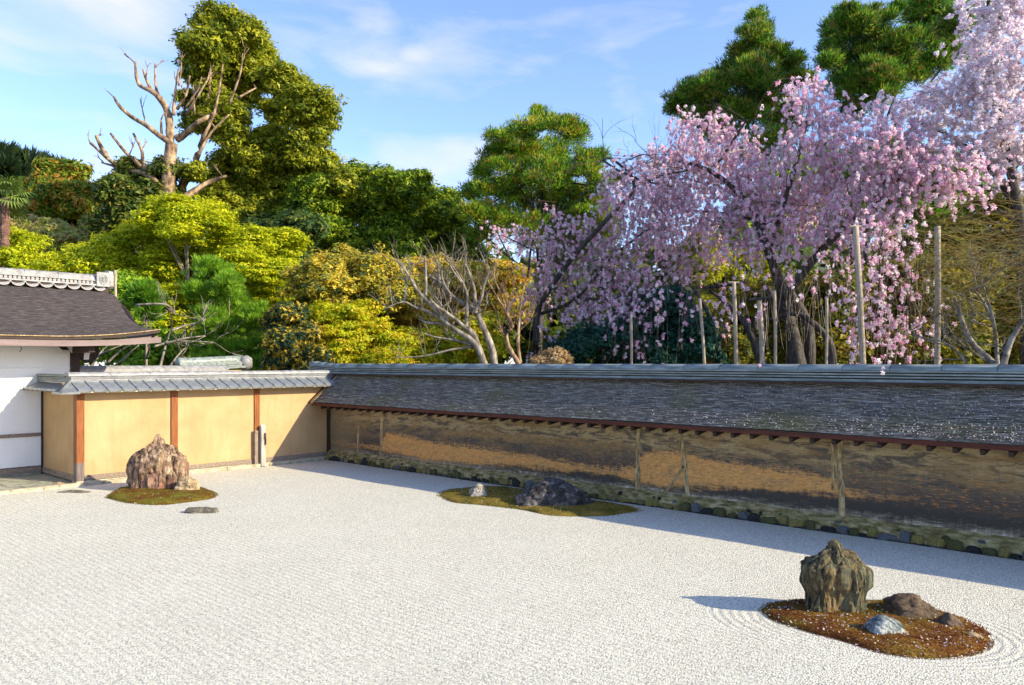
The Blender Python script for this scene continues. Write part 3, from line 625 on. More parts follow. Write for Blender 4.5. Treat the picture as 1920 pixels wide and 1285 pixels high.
def rock(name, bx, by, D, outline, depth, mat, label, groove=0., rough=.05, seed=0, na=72, bot=-.03, nf=3.):
    """outline: rows (height_px, left_px, right_px) seen from the front; px scale D/F. base centre pixel bx,by on the ground"""
    s = D/F; base = CAM+ray(bx, by)*((0-EYE)/ray(bx, by)[2]); hs = np.array([o[0] for o in outline])*s
    kk = 1.07 if groove else 1.0; ls = np.array([o[1] for o in outline])*s*kk; rs = np.array([o[2] for o in outline])*s*kk
    rg = np.random.default_rng(seed+50); pl_ = []
    H_ = hs[-1]; wmax = (rs-ls).max()/2; cx0 = ((rs+ls)/2).mean()
    for _ in range(34 if groove else 26):
        a_ = rg.uniform(0, 6.283); nzp = rg.uniform(-.15, .28) if groove else rg.uniform(-.1, .9); n_ = np.array([math.cos(a_), math.sin(a_), nzp]); n_ /= np.linalg.norm(n_)
        sup = wmax*abs(n_[0])+depth*s/2*abs(n_[1])+H_*.5*abs(n_[2]); pl_.append((n_, sup*rg.uniform(.80, .98)))
    nz = 56; zs = np.concatenate([[bot], np.linspace(0, 1, nz)**.85*hs[-1]]); rows = []
    for z in zs:
        l = np.interp(z, hs, ls); r = np.interp(z, hs, rs); c = (l+r)/2; w = max((r-l)/2, .002)
        dz = depth*s/2*(w/max((rs-ls).max()/2, 1e-4))**.8
        row = []
        for k in range(na):
            a = 2*math.pi*k/na; ca, sa = math.cos(a), math.sin(a)
            ux = math.copysign(abs(ca)**.8, ca)*w; uy = math.copysign(abs(sa)**.8, sa)*dz
            nrm = Vector((ca, sa, 0)); p = Vector((ux, uy, z))
            q = p*nf+Vector((seed*13.1, 0, 0)); d = rough*(noise.noise(q)+.55*noise.noise(q*2.3)+.3*noise.noise(q*5.1)+.18*noise.noise(q*11))
            vz = .16 if groove else 1.
            vr = noise.voronoi(Vector((ux*(3.4 if groove else 5)+seed, uy*(3.4 if groove else 5), z*(1.5 if groove else 5)+seed)))[0]; v2_ = noise.voronoi(Vector((ux*9+seed, uy*9, z*9*vz)))[0]; v3_ = noise.voronoi(Vector((ux*21+seed, uy*21, z*21*vz)))[0]
            gg = groove if groove else rough*.9
            d += gg*(1.1*min(.45, vr[1]-vr[0])-.3)+gg*.55*(min(.4, v2_[1]-v2_[0])-.2)+gg*.3*(min(.4, v3_[1]-v3_[0])-.2)
            f_ = min(1, w/.11); p += nrm*(d-.3*gg)*f_; p.z += d*.35*f_ if z > 0.03 else 0
            pv_ = np.array([p.x-cx0, p.y, p.z-H_*.5])
            for n_, o_ in pl_:
                e_ = pv_@n_-o_
                if e_ > 0: pv_ = pv_-n_*e_*.9
            p = Vector((pv_[0]+cx0, pv_[1], pv_[2]+H_*.5))
            row.append(base[:2].tolist())
            row[-1] = (base[0]+RT[0]*p.x+FW[0]*p.y, base[1]+RT[1]*p.x+FW[1]*p.y, p.z)
        row.append(row[0]); rows.append(row)
    b = MB().sheet([r for r in rows]); b.f.append(tuple((len(rows)-1)*(na+1)+k for k in range(na)))
    o = b.build(name, mat, smooth=not groove)
    bpy.context.view_layer.update()
    for v_ in o.data.vertices: v_.co -= Vector((base[0], base[1], 0))
    o.location = (base[0], base[1], 0); return tag(o, label, 'rock')
rock('standing_rock', 1566, 1150, 7.25, [(0, -52, 54), (12, -52, 58), (28, -56, 62), (45, -60, 65), (55, -69, 66), (75, -70, 64), (88, -67, 63), (98, -57, 48), (106, -45, 37), (114, -35, 26), (122, -27, 17), (130, -20, 8), (137, -15, 1)], 95, MR['right_tall'],
     'tall striated olive-brown upright rock on the right moss island', .10, .03, 3, na=120)
rock('standing_rock', 296, 918, 14.2, [(0, -50, 48), (15, -49, 50), (30, -47, 50), (45, -44, 50), (58, -42, 47), (66, -38, 42), (74, -33, 34), (80, -27, 16), (88, -22, 4), (96, -18, -3), (104, -14, -7)], 85, MR['left_tall'],
     'tall craggy pink and black rock in front of the yellow wall', .10, .06, 9, na=120)
rock('small_rock', 352, 924, 14.1, [(0, -24, 22), (10, -22, 23), (20, -17, 19), (28, -8, 10), (31, -2, 2)], 40, MR['tan'], 'small tan rock leaning at the foot of the pink rock', 0, .05, 4, nf=5)
rock('long_rock', 1033, 948, 12.6, [(0, -88, 82), (8, -78, 80), (18, -62, 74), (28, -50, 60), (38, -32, 50), (45, -12, 38), (49, 0, 22)], 85, MR['dark'], 'long low dark speckled rock beside the long wall', 0, .055, 5, nf=3.2, na=120)
rock('small_rock', 898, 935, 13.2, [(0, -18, 18), (10, -15, 17), (20, -10, 14), (25, -5, 10), (28, 0, 5)], 30, MR['pale'], 'small pale grey rock left of the dark rock', .02, .04, 6, nf=8)
rock('flat_stone', 868, 932, 13.3, [(0, -14, 12), (2, -9, 8), (4, -2, 2)], 14, MR['dark'], 'tiny flat dark stone in the moss near the small pale rock', 0, .01, 2)
rock('long_rock', 1706, 1156, 6.95, [(0, -46, 62), (10, -42, 60), (20, -38, 48), (30, -30, 36), (38, -20, 20), (43, -6, 6)], 90, MR['brown'], 'low smooth brown rock lying right of the standing rock', 0, .05, 7, nf=4)
rock('small_rock', 1778, 1178, 6.8, [(0, -26, 30), (8, -24, 22), (18, -20, 12), (26, -10, 2), (29, -5, -1)], 60, MR['brown'], 'wedge of brown rock sloping down at the end of the low brown rock', 0, .03, 11, nf=6)
rock('small_rock', 1655, 1192, 6.65, [(0, -34, 32), (8, -35, 33), (18, -34, 28), (28, -27, 18), (36, -13, 4), (38, -6, -2)], 62, MR['blue'], 'small rounded blue-grey rock with white veins on the moss', 0, .025, 12, nf=6)
rock('small_rock', 1690, 1196, 6.65, [(0, -14, 22), (5, -13, 14), (12, -12, 5), (18, -11, -4)], 34, MR['pale'], 'pale pointed stone touching the veined blue-grey rock', 0, .015, 13, nf=8)
rock('flat_stone', 1822, 1198, 6.6, [(0, -28, 24), (4, -22, 20), (9, -12, 12), (12, -4, 4)], 46, MR['tan'], 'flat tan stone at the right tip of the moss island', 0, .015, 14, nf=6)
rock('flat_stone', 379, 961, 12.3, [(0, -32, 32), (5, -30, 32), (8, -26, 28), (10, -10, 10)], 22, MR['flat'], 'flat grey-green stone lying alone in the gravel in front of the left island', 0, .02, 15, nf=5)
rock('flat_stone', 138, 923, 13.9, [(0, -34, 34), (2, -26, 20), (4, -10, 8)], 22, MR['flat'], 'flat dark stone sunk in the gravel near the yellow corner post', 0, .015, 16, nf=6)
rock('flat_stone', 110, 911, 14.6, [(0, -13, 16), (4, -11, 10), (7, -4, 3)], 14, MR['tan'], 'short curved pale stone lying by the kerb left of the yellow wall', 0, .015, 17, nf=6)

# ------------------------------------------------------------------ moss islands
def m_moss(name, a, b, c, d):
    g = G(name, .95, .1); n = g.noise(g.obj(), 3.2, 6, .65); f_ = g.noise(g.obj(), 45, 4, .7)
    col = g.ramp(g.math('ADD', g.math('MULTIPLY', n, .7), g.math('MULTIPLY', f_, .3)), [(.36, a), (.46, b), (.54, c), (.66, d)])
    g.color(col); g.bump(f_, 1., .02); return g.m
MM = [m_moss('rust_moss', (.05, .018, .008), (.13, .045, .012), (.20, .10, .018), (.26, .18, .03)),
      m_moss('green_moss', (.07, .05, .01), (.15, .12, .018), (.22, .16, .03), (.34, .20, .05)),
      m_moss('brown_moss', (.07, .03, .006), (.15, .07, .012), (.17, .15, .02), (.13, .16, .02))]
def island(poly, mat, label, hmax, seed, pal, npet):
    P = [gz(*p)[:2] for p in poly]; P = [tuple(p) for p in P]
    Q = smoothline([(p[0], p[1], 0) for p in P+[P[0]]], 5)[:-1]; c = np.mean([(q.x, q.y) for q in Q], 0); na = len(Q); rows = []
    for t in [1.0, .985, .96, .92, .86, .78, .68, .57, .45, .32, .18, .02]:
        hgt = hmax*(1-t**5)+.022*min(1, (1-t)*18)
        rows.append([(c[0]+(q.x-c[0])*t*(1+.025*noise.noise((q.x*14, q.y*14, 1))), c[1]+(q.y-c[1])*t*(1+.025*noise.noise((q.x*14, q.y*14, 4))), (hgt+(.02*noise.noise((c[0]+(q.x-c[0])*t*1.0*4, (q.y-c[1])*t*4, seed))+.006*noise.noise(((q.x-c[0])*t*25, (q.y-c[1])*t*25, seed)) if t < .99 else -.01))) for q in Q+[Q[0]]])
    o = MB().sheet(rows).build('moss_island', mat, smooth=True); tag(o, label, 'moss', 'moss islands in the gravel')
    # tufts: tiny upright blades
    n = 15000; k = rng.integers(0, na, n); t = np.where(rng.random(n) < .12, rng.uniform(.97, 1.035, n), np.sqrt(rng.uniform(0, .99, n))); Qa = np.array([(q.x, q.y) for q in Q])
    a = rng.uniform(0, 1, n)[:, None]; e = Qa[k]*a+Qa[(k+1) % na]*(1-a); xy = c+(e-c)*t[:, None]
    z = hmax*(1-t**5)+.022*np.clip((1-t)*18, 0, 1)+np.array([.02*noise.noise(((p[0]-c[0])*4+c[0], (p[1]-c[1])*4, seed)) for p in xy])
    z = np.maximum(z, .004); B = np.column_stack([xy, z-.004]); s = rng.uniform(.006, .014, n)[:, None]; dd = rng.normal(0, 1, (n, 3)); dd[:, 2] = 0; dd /= np.linalg.norm(dd, axis=1)[:, None]+1e-6
    tip = B+dd*s*.8*rng.uniform(-1, 1, (n, 1))+np.array([0, 0, 1])*s*1.3; sd_ = np.cross(dd, [0, 0, 1])
    V = np.stack([B-sd_*s*.45, B+sd_*s*.45, tip], 1).reshape(-1, 3)
    pl = np.array(pal); wgt = np.array([noise.noise((p[0]*2.2+seed, p[1]*2.2, 0)) for p in xy])+rng.normal(0, .22, n)
    ci = np.clip(((wgt+.6)/1.2*len(pl)).astype(int), 0, len(pl)-1); colr = np.repeat(pl[ci]*rng.uniform(.6, 1.3, (n, 1)), 3, 0)
    tf = mesh_np('moss_tufts', V, np.arange(3*n).reshape(-1, 3), M['leaf'], o, colr); tf['kind'] = 'stuff'
    def rp2():
        j = random.randrange(n); return (B[j, 0], B[j, 1], B[j, 2]+.014)
    pt = petals(npet, rp2, .0085, 'fallen_petals', o)
    return o
island([(1426, 1145), (1445, 1133), (1490, 1128), (1560, 1126), (1640, 1129), (1700, 1133), (1790, 1156), (1840, 1178), (1857, 1203), (1840, 1222), (1790, 1233), (1720, 1234), (1650, 1224), (1580, 1203), (1500, 1181), (1450, 1163)],
       MM[0], 'rust-brown moss island at the right under the striated standing rock', .035, 3, [(.06, .02, .008), (.14, .04, .012), (.2, .06, .015), (.22, .12, .02), (.22, .19, .03), (.16, .2, .03)], 620)
island([(198, 934), (215, 922), (245, 913), (300, 909), (345, 911), (380, 917), (405, 926), (395, 935), (350, 942), (300, 947), (240, 944)],
       MM[2], 'small brown and green moss island under the pink rock', .05, 5, [(.14, .05, .01), (.20, .09, .02), (.20, .12, .02), (.16, .15, .02)], 90)
island([(823, 930), (830, 922), (870, 916), (930, 913), (960, 917), (1040, 924), (1100, 938), (1198, 955), (1160, 965), (1100, 969), (1030, 967), (980, 957), (900, 947), (850, 942)],
       MM[1], 'long green and ochre moss island near the long wall', .04, 8, [(.07, .06, .01), (.18, .14, .02), (.2, .22, .03), (.34, .22, .05), (.28, .14, .03), (.12, .16, .02)], 380)

# ------------------------------------------------------------------ vegetation
def norm(a): return a/(np.linalg.norm(a, axis=-1, keepdims=True)+1e-9)
def leaves(C, n_per, cr, size, aspect, flat, pal, mode, up=.5, jitter=.25):
    """C: clump centres (N,3) with outward dirs in C[:,3:6] ; returns verts, faces, colours"""
    N = len(C); P = np.repeat(C[:, :3], n_per, 0); O = np.repeat(C[:, 3:6], n_per, 0); n = len(P)
    g = norm(rng.normal(0, 1, (n, 3)))*rng.uniform(.25, 1, (n, 1))**.6
    crs = np.repeat(C[:, 6:7], n_per, 0)*cr
    off = g*crs; off[:, 2] *= flat
    pos = P+off
    if mode == 'spike':      # needles radiating from the clump
        d = norm(g+O*.5+np.array([0, 0, up])); u = d*size*aspect; side = norm(np.cross(d, rng.normal(0, 1, (n, 3))))*size*.5
    else:
        nrm = norm(g*.6+O*.5+rng.normal(0, .45, (n, 3))+np.array([0, 0, up]))
        side = norm(np.cross(nrm, rng.normal(0, 1, (n, 3)))); u = np.cross(nrm, side)*size*aspect*.5; side = side*size*.5
    s = rng.uniform(.65, 1.35, (n, 1)); u = u*s; side = side*s
    V = np.stack([pos-u*1.1+side*.55, pos-u*.5-side*1.15, pos+u*1.35], 1).reshape(-1, 3)
    pal = np.array(pal, float); ci = rng.integers(0, len(pal), N); base = pal[ci]
    c = np.repeat(base, n_per, 0)*rng.uniform(1-jitter, 1+jitter, (n, 1)); k = rng.random(n) < .3; c[k] = pal[rng.integers(0, len(pal), k.sum())]
    return V, np.arange(3*n).reshape(-1, 3), np.repeat(c, 3, 0)
def lobes_px(ls, D, spread=0.):
    out = []
    for l in ls:
        px, py, r = l[:3]; fl = l[3] if len(l) > 3 else .85; d = D(px) if callable(D) else D; d = d+(random.uniform(-1, 1)*spread if len(l) < 5 else l[4])
        c = atd(px, py, d); rr = r*d/F; out.append((c[0], c[1], c[2], rr, rr, rr*fl))
    return np.array(out)
def clumps(Lb, n, inner=.25, zlow=-.6, var=.35):
    w = (Lb[:, 3]*Lb[:, 5])**.9; k = rng.choice(len(Lb), n, p=w/w.sum()); d = norm(rng.normal(0, 1, (n, 3)))
    bad = d[:, 2] < zlow; d[bad, 2] *= -.6; d = norm(d)
    r = np.where(rng.random(n) < inner, rng.uniform(.3, .85, n), rng.uniform(.85, 1.05, n))
    nz = np.array([noise.noise(Vector(d[i]*2.1)+Vector((k[i]*3.7, 0, 0))) for i in range(n)]); r = r*(1+.45*nz)+np.where(rng.random(n) < .07, rng.uniform(.1, .5, n), 0)
    P = Lb[k, :3]+d*Lb[k, 3:6]*r[:, None]
    return np.column_stack([P, d, rng.uniform(1-var, 1+var, n)])
CNT = [0]
def puffs(Lb, m=7, rr=(.38, .62)):
    out = [(*l[:3], *(l[3:6]*.92)) for l in Lb]
    for l in Lb:
        for _ in range(m):
            d = norm(rng.normal(0, 1, 3)); q = rng.uniform(*rr)
            out.append((*(l[:3]+d*l[3:6]*rng.uniform(.55, .95)), l[3]*q, l[4]*q, l[5]*q*.85))
    return np.array(out)
def crown(root, Lb, n, n_per, cr, size, sub=7, **kw):
    return crown0(root, puffs(Lb, sub) if sub else Lb, int(n*.92), n_per, cr, size, **kw)
def crown0(root, Lb, n, n_per, cr, size, aspect=1.6, flat=.6, pal=((.1, .15, .03),), mode='leaf', up=.5, inner=.25, name='crown', zlow=-.6, jitter=.25):
    V, f_, c = leaves(clumps(Lb, n, inner, zlow), n_per, cr, size, aspect, flat, pal, mode, up, jitter); CNT[0] += len(f_)
    o = mesh_np(name, V, f_, M['leaf'], None, c); own(o, root); return o
def limb(b, pts, r0, r1, k=8, n=4, jit=.06):
    q = smoothline(pts, n); m = len(q); b.tube(q, [r0+(r1-r0)*i/(m-1) for i in range(m)], k, jit); return q
def branching(b, p, d, L, r, depth, spread=.5, k=5, up=.1):
    pts = [Vector(p)]; d = Vector(d).normalized()
    for i in range(4):
        d = (d+Vector((random.gauss(0, .14), random.gauss(0, .14), random.gauss(0, .1)+up*.3))).normalized(); pts.append(pts[-1]+d*L/4)
    b.tube(pts, [r*(1-.13*i) for i in range(5)], k, .05)
    if depth > 0:
        for i in range(random.choice((2, 3))):
            j = random.choice((2, 3, 4)); a = d+Vector((random.uniform(-1, 1), random.uniform(-1, 1), random.uniform(-.5, .9)))*spread
            branching(b, pts[j], a, L*random.uniform(.55, .85), r*.52, depth-1, spread, k, up)
def tree(name, label, ls, D, n, n_per, cr, size, pal, base_px, trunk='bark_dark', tr=.25, spread=1., group=None, limbs=6, cat='tree', **kw):
    Lb = lobes_px(ls, D, spread); bx = atd(base_px, 680, D if not callable(D) else D(base_px)); bx[2] = -.02
    root = thing(name, tuple(bx), label, cat, group)
    crown(root, Lb, n, n_per, cr, size, pal=pal, **kw)
    if tr:
        b = MB(); top = Lb[:, :3].mean(0); zt = Lb[:, 2].max(); 
        mid = np.array([bx[0]*.6+top[0]*.4, bx[1]*.6+top[1]*.4, top[2]*.6])
        q = limb(b, [bx, mid, (top[0], top[1], top[2]+(zt-top[2])*.1)], tr, tr*.3)
        for i in rng.permutation(len(Lb))[:limbs]:
            s = q[random.randrange(len(q)//3, len(q))]; e = Lb[i, :3]; limb(b, [s, (Vector(s)+Vector(e))/2-Vector((0, 0, .1*tr*4)), e], tr*.4, tr*.1, 6)
        own(b.build('trunk', M[trunk], smooth=True), root)
    return root
# palettes (albedo)
P_CAM = [(0.114, 0.161, 0.012), (0.213, 0.257, 0.015), (0.327, 0.353, 0.019), (0.468, 0.465, 0.031)]
P_DK = [(0.051, 0.118, 0.025), (0.085, 0.169, 0.03), (0.135, 0.237, 0.034), (0.22, 0.304, 0.034)]
P_MID = [(0.12, 0.25, 0.018), (0.211, 0.367, 0.024), (0.302, 0.483, 0.029), (0.422, 0.583, 0.039)]
P_YG = [(.46, .52, .012), (.58, .62, .016), (.68, .66, .02), (.32, .40, .012)]
P_CED = [(0.056, 0.155, 0.017), (0.125, 0.308, 0.021), (0.252, 0.476, 0.028), (0.448, 0.532, 0.025), (0.041, 0.112, 0.017), (0.42, 0.265, 0.041)]
P_GOLD = [(.62, .48, .05), (.74, .58, .06), (.66, .54, .08), (.42, .42, .05), (.12, .18, .07)]

# far wooded rise closing the view low down
wl = []
for px in range(-120, 2300, 45):
    wl.append((px+10, 668, 60))
    wl.append((px, 600+random.uniform(-15, 15), 95)); wl.append((px+20, 520 if px < 700 or px > 1150 else 560, 80))
Lb = lobes_px(wl, 52, 5)
V, f_, c = leaves(clumps(Lb, 3400, .1), 18, 1., .55, 1.5, .6, [(.07, .13, .03), (.10, .17, .025), (.16, .20, .02), (.22, .24, .02)], 'leaf'); CNT[0] += len(f_)
o = mesh_np('distant_wood', V, f_, M['leaf'], None, c); tag(o, 'distant green woodland filling the background behind the garden trees', 'woodland', kind='stuff')

# --- left side
def palm():
    D = 27; base = atd(8, 680, D); base[2] = 0
    root = thing('palm_tree', tuple(base), 'fan palm with a hairy brown trunk at the far left edge', 'tree')
    b = MB(); pts = [base, atd(8, 560, D), atd(9, 450, D), atd(10, 372, D)]; q = smoothline(pts, 14)
    b.tube(q, [.11+.02*math.sin(i*1.7)+.04*(i/len(q)) for i in range(len(q))], 10, .12); own(b.build('trunk', M['bark_palm']), root)
    top = Vector(q[-1]); nf = 22
    for k in range(nf):
        b = MB(); a = 2*math.pi*k/nf*2.4; el = random.uniform(-.9, 1.1); d = Vector((math.cos(a)*math.cos(el), math.sin(a)*math.cos(el), math.sin(el)))
        hub = top+d*random.uniform(.4, .6); b.tube([top, hub], .02, 4); s = d.cross(Vector((0, 0, 1))).normalized(); u = s.cross(d)
        for j in range(18):
            t = (j/17-.5)*3.6; e = d*math.cos(t)+s*math.sin(t); L_ = .62*(1-.25*abs(t)/1.8); w = e.cross(u).normalized()*.028
            m1 = hub+e*L_*.6; tip = hub+e*L_+Vector((0, 0, -.22*random.uniform(.5, 1.3)))
            b.add([hub, m1+w, tip, m1-w], [(0, 1, 2, 3)])
        n = len(b.v); me = bpy.data.meshes.new('frond'); me.from_pydata(b.v, [], b.f); me.materials.append(M['frond']); own(put('frond', me), root)
M['bark_palm'] = m_simple('palm_bark', [(.3, (.08, .04, .03)), (.6, (.22, .12, .09)), (.8, (.38, .26, .2))], (1, 1, 3), 6, bump=.8, bd=.03)
M['frond'] = m_simple('palm_frond', [(.3, (.07, .12, .02)), (.6, (.15, .22, .04)), (.8, (.28, .34, .1))], (1, 1, 1), 3, .5, .3, .1)
palm()
tree('conifer_tree', 'dark spiky conifer rising behind the palm', [(-5, 310, 40), (20, 350, 50), (60, 330, 35), (55, 300, 18), (95, 340, 30), (80, 370, 40), (120, 320, 14), (20, 420, 60)], 48, 1000, 30, .5, .2, [(.02, .045, .02), (.03, .06, .02), (.05, .08, .02)], 40, mode='spike', aspect=1.6, tr=.3, spread=2)
tree('maple_tree', 'round tree with orange-tipped young leaves right of the palm', [(110, 330, 28), (135, 330, 26), (90, 360, 34), (150, 370, 32), (120, 390, 45), (70, 400, 35), (160, 420, 30)], 42, 2200, 28, .4, .14, [(.50, .24, .03), (.45, .36, .03), (.14, .26, .02), (.09, .19, .02), (.30, .36, .03)], 115, spread=2)
tree('flowering_shrub', 'pinkish-brown twiggy shrub mass below the orange-tipped tree', [(60, 440, 35), (100, 450, 40), (140, 460, 40), (175, 470, 30), (40, 470, 30), (110, 490, 40), (190, 440, 25)], 36, 1300, 34, .35, .11, [(.52, .42, .14), (.60, .42, .18), (.40, .42, .10), (.46, .48, .08)], 110, spread=1.5, cat='shrub')
tree('yellow_shrub', 'bright yellow-green bushes just above the hall roof ridge', [(30, 490, 40), (80, 510, 40), (130, 510, 38), (180, 500, 35), (40, 540, 40), (110, 545, 40), (200, 540, 40), (215, 600, 40), (60, 455, 18), (25, 450, 26), (150, 480, 26), (205, 470, 30)], 28, 2000, 32, .32, .075, P_YG, 100, spread=1, cat='shrub', flat=.4)
tree('broadleaf_tree', 'dark-leaved oak with cut pale limbs left of the tall bare trunk', [(330, 380, 26), (290, 370, 36), (220, 360, 30), (250, 330, 28), (285, 350, 34), (245, 400, 40), (300, 400, 34), (215, 430, 34), (270, 450, 40), (330, 420, 30), (310, 320, 22), (200, 480, 40), (300, 480, 30)], 32, 2600, 26, .34, .11, [(0.06, 0.111, 0.025), (0.102, 0.162, 0.025), (0.17, 0.221, 0.031), (0.289, 0.255, 0.051)], 260, spread=1.4)

# tall camphor with pruned limbs
D = 34.
root = thing('camphor_tree', tuple(np.append(atd(335, 680, D)[:2], 0)), 'tallest tree with bare lopped pale limbs on the left and an olive crown', 'tree')
ls = [(400, 45, 34), (375, 85, 34), (440, 60, 40), (470, 105, 42), (415, 115, 44), (375, 130, 30), (490, 140, 42), (450, 165, 42), (545, 165, 34), (525, 150, 26), (575, 200, 42), (600, 220, 26), (545, 215, 36), (590, 255, 24),
      (400, 180, 30), (430, 215, 34), (390, 225, 26), (520, 280, 36), (570, 290, 42), (480, 290, 44), (550, 330, 56), (495, 345, 56), (440, 330, 44), (615, 320, 26), (600, 360, 38), (425, 385, 48), (515, 395, 50), (465, 420, 50), (570, 410, 46), (360, 320, 22), (440, 265, 34), (352, 185, 14), (365, 230, 20), (640, 350, 26)]
Lb = lobes_px(ls, D, 2.2)
crown(root, Lb, 7600, 34, .34, .105, aspect=1.6, flat=.6, pal=P_CAM, inner=.15, sub=8)
b = MB(); r = .024
def cp(*pts): return [atd(p[0], p[1], D-2.5+random.uniform(-.3, .3)+(p[2] if len(p) > 2 else 0)) for p in pts]
limb(b, cp((335, 690), (328, 520), (318, 400), (315, 340), (322, 270)), .38, .22, 12, jit=.12)
for pts, r0, r1 in (([(320, 280), (318, 235), (312, 205), (300, 185), (285, 172), (262, 160), (255, 140), (254, 116)], .22, .07), ([(285, 172), (275, 150), (268, 130)], .1, .06), ([(300, 185), (292, 160), (291, 120)], .09, .05),
        ([(318, 268), (300, 255), (275, 236), (245, 218), (225, 200), (214, 183)], .16, .08), ([(303, 257), (302, 225)], .08, .06), ([(272, 234), (271, 222)], .05, .04), ([(330, 262), (352, 248), (372, 230), (405, 212), (440, 188, 1.5), (480, 165, 3)], .2, .05),
        ([(325, 215), (328, 180), (334, 130)], .1, .05), ([(332, 205), (348, 180), (356, 142)], .09, .05), ([(350, 215), (365, 190), (388, 152)], .09, .05), ([(335, 160), (340, 125), (333, 112)], .05, .04), ([(345, 205), (370, 170), (378, 145)], .06, .04),
        ([(318, 400), (300, 350), (270, 325), (235, 318), (205, 300), (188, 285), (169, 268)], .17, .08), ([(200, 293), (187, 270), (180, 254)], .12, .1), ([(215, 312), (190, 305)], .07, .05), ([(312, 372), (285, 335), (262, 310), (235, 285), (207, 250)], .16, .07), ([(285, 335), (270, 310), (265, 280), (250, 251)], .11, .07),
        ([(345, 380, 1), (342, 350, 1), (362, 312, 1), (380, 262, 1), (390, 200, 1), (395, 130, 1)], .26, .08), ([(345, 372), (385, 345), (425, 330)], .2, .08), ([(380, 262), (405, 200), (418, 120)], .1, .04), ([(372, 290), (395, 250), (430, 215)], .1, .05), ([(365, 215), (362, 160)], .06, .04), ([(430, 195), (450, 140), (455, 100)], .07, .03)):
    q_ = limb(b, cp(*pts), r0*.78, r1*.6, 9, jit=.16)
    for _ in range(1): branching(b, random.choice(q_[len(q_)//2:]), (random.uniform(-.7, .7), random.uniform(-.5, .5), random.uniform(.3, 1)), random.uniform(.3, .8), .03, 1, .5, 5)
own(b.build('trunk', M['bark_warm'], smooth=True), root)

tree('yellow_maple', 'yellow-green young-leaved maple in front of the tall olive tree', [(300, 400, 34, .8), (340, 392, 30, .8), (385, 398, 30, .8), (345, 440, 40, .8), (300, 420, 34, .8), (350, 410, 36, .8), (400, 420, 40, .8), (260, 450, 36, .8), (330, 460, 45, .8), (410, 470, 46, .8), (470, 450, 40, .8), (520, 470, 36, .8), (230, 500, 40, .8), (300, 510, 46, .8), (380, 520, 40, .8), (460, 500, 46, .8), (510, 510, 30, .8), (270, 560, 44, .8), (340, 580, 50, .8), (230, 600, 50, .8), (430, 560, 40, .8), (480, 590, 36, .8), (300, 630, 60, .8), (240, 540, 36, .8), (310, 560, 36, .8), (500, 540, 36, .8), (530, 500, 26, .8), (540, 450, 26, .8), (350, 640, 40, .8), (200, 560, 34, .8)], 27, 6200, 32, .34, .062, P_YG, 350, trunk='bark', tr=.16, spread=1.6, flat=.18, limbs=10, sub=4, up=1.)
tree('olive_bush', 'mixed dark green scrub low behind the yellow maple', [(200, 640, 50), (280, 660, 50), (350, 660, 40), (430, 650, 50), (240, 540, 26), (265, 600, 30)], 25, 900, 30, .35, .1, P_MID, 300, tr=0, cat='shrub')
tree('evergreen_tree', 'dark green evergreen between the yellow maple and the golden bush', [(500, 440, 36), (540, 470, 40), (560, 430, 40), (520, 520, 36), (480, 560, 40), (530, 560, 36), (500, 620, 50), (560, 500, 30), (590, 450, 30)], 31, 2600, 30, .33, .1, [(0.038, 0.085, 0.03), (0.067, 0.123, 0.034), (0.095, 0.171, 0.038), (0.19, 0.228, 0.038)], 530, spread=1.5)
tree('broad_round_tree', 'wide rounded mid-green tree in the centre against the sky', [(575, 370, 34), (620, 355, 34), (670, 345, 34), (720, 355, 38), (770, 360, 36), (810, 385, 38), (845, 405, 32), (860, 440, 30), (600, 400, 44), (660, 400, 50), (730, 405, 52), (790, 430, 46), (580, 440, 40), (640, 455, 46), (700, 455, 40), (760, 470, 40), (830, 470, 40), (870, 475, 30), (590, 350, 22), (640, 335, 18), (555, 400, 30), (720, 340, 22), (780, 345, 24)], 33, 6000, 30, .32, .098, [(.05, .10, .012), (.10, .19, .015), (.20, .31, .018), (.33, .44, .022), (.42, .48, .03)], 720, spread=2, inner=.12)
b_root = tree('pine_tree', 'bright green pine with rounded needle pads right of the hall roof', [(395, 520, 42, .72), (430, 535, 26, .72), (375, 545, 24, .72), (430, 580, 44, .72), (480, 590, 26, .72), (395, 595, 30, .72), (440, 625, 48, .72), (400, 640, 30, .72), (470, 650, 26, .72), (430, 670, 50, .72), (480, 690, 36, .72)], 23, 2300, 40, .13, .022, [(.17, .34, .02), (.26, .45, .03), (.36, .56, .05), (.10, .22, .015)], 430, trunk='bark', tr=.07, spread=.5, mode='spike', aspect=2.6, up=.9, flat=.6)
tree('pine_tree', 'small bright green pine pad next to the bamboo pole on the hall ridge', [(270, 545, 22, .8), (290, 565, 18, .8), (255, 560, 16, .8), (280, 590, 16, .8)], 22.5, 330, 50, .17, .028, [(.14, .32, .02), (.22, .42, .03), (.09, .2, .02)], 275, trunk='bark', tr=.05, spread=.3, mode='spike', aspect=2.6, up=.9)
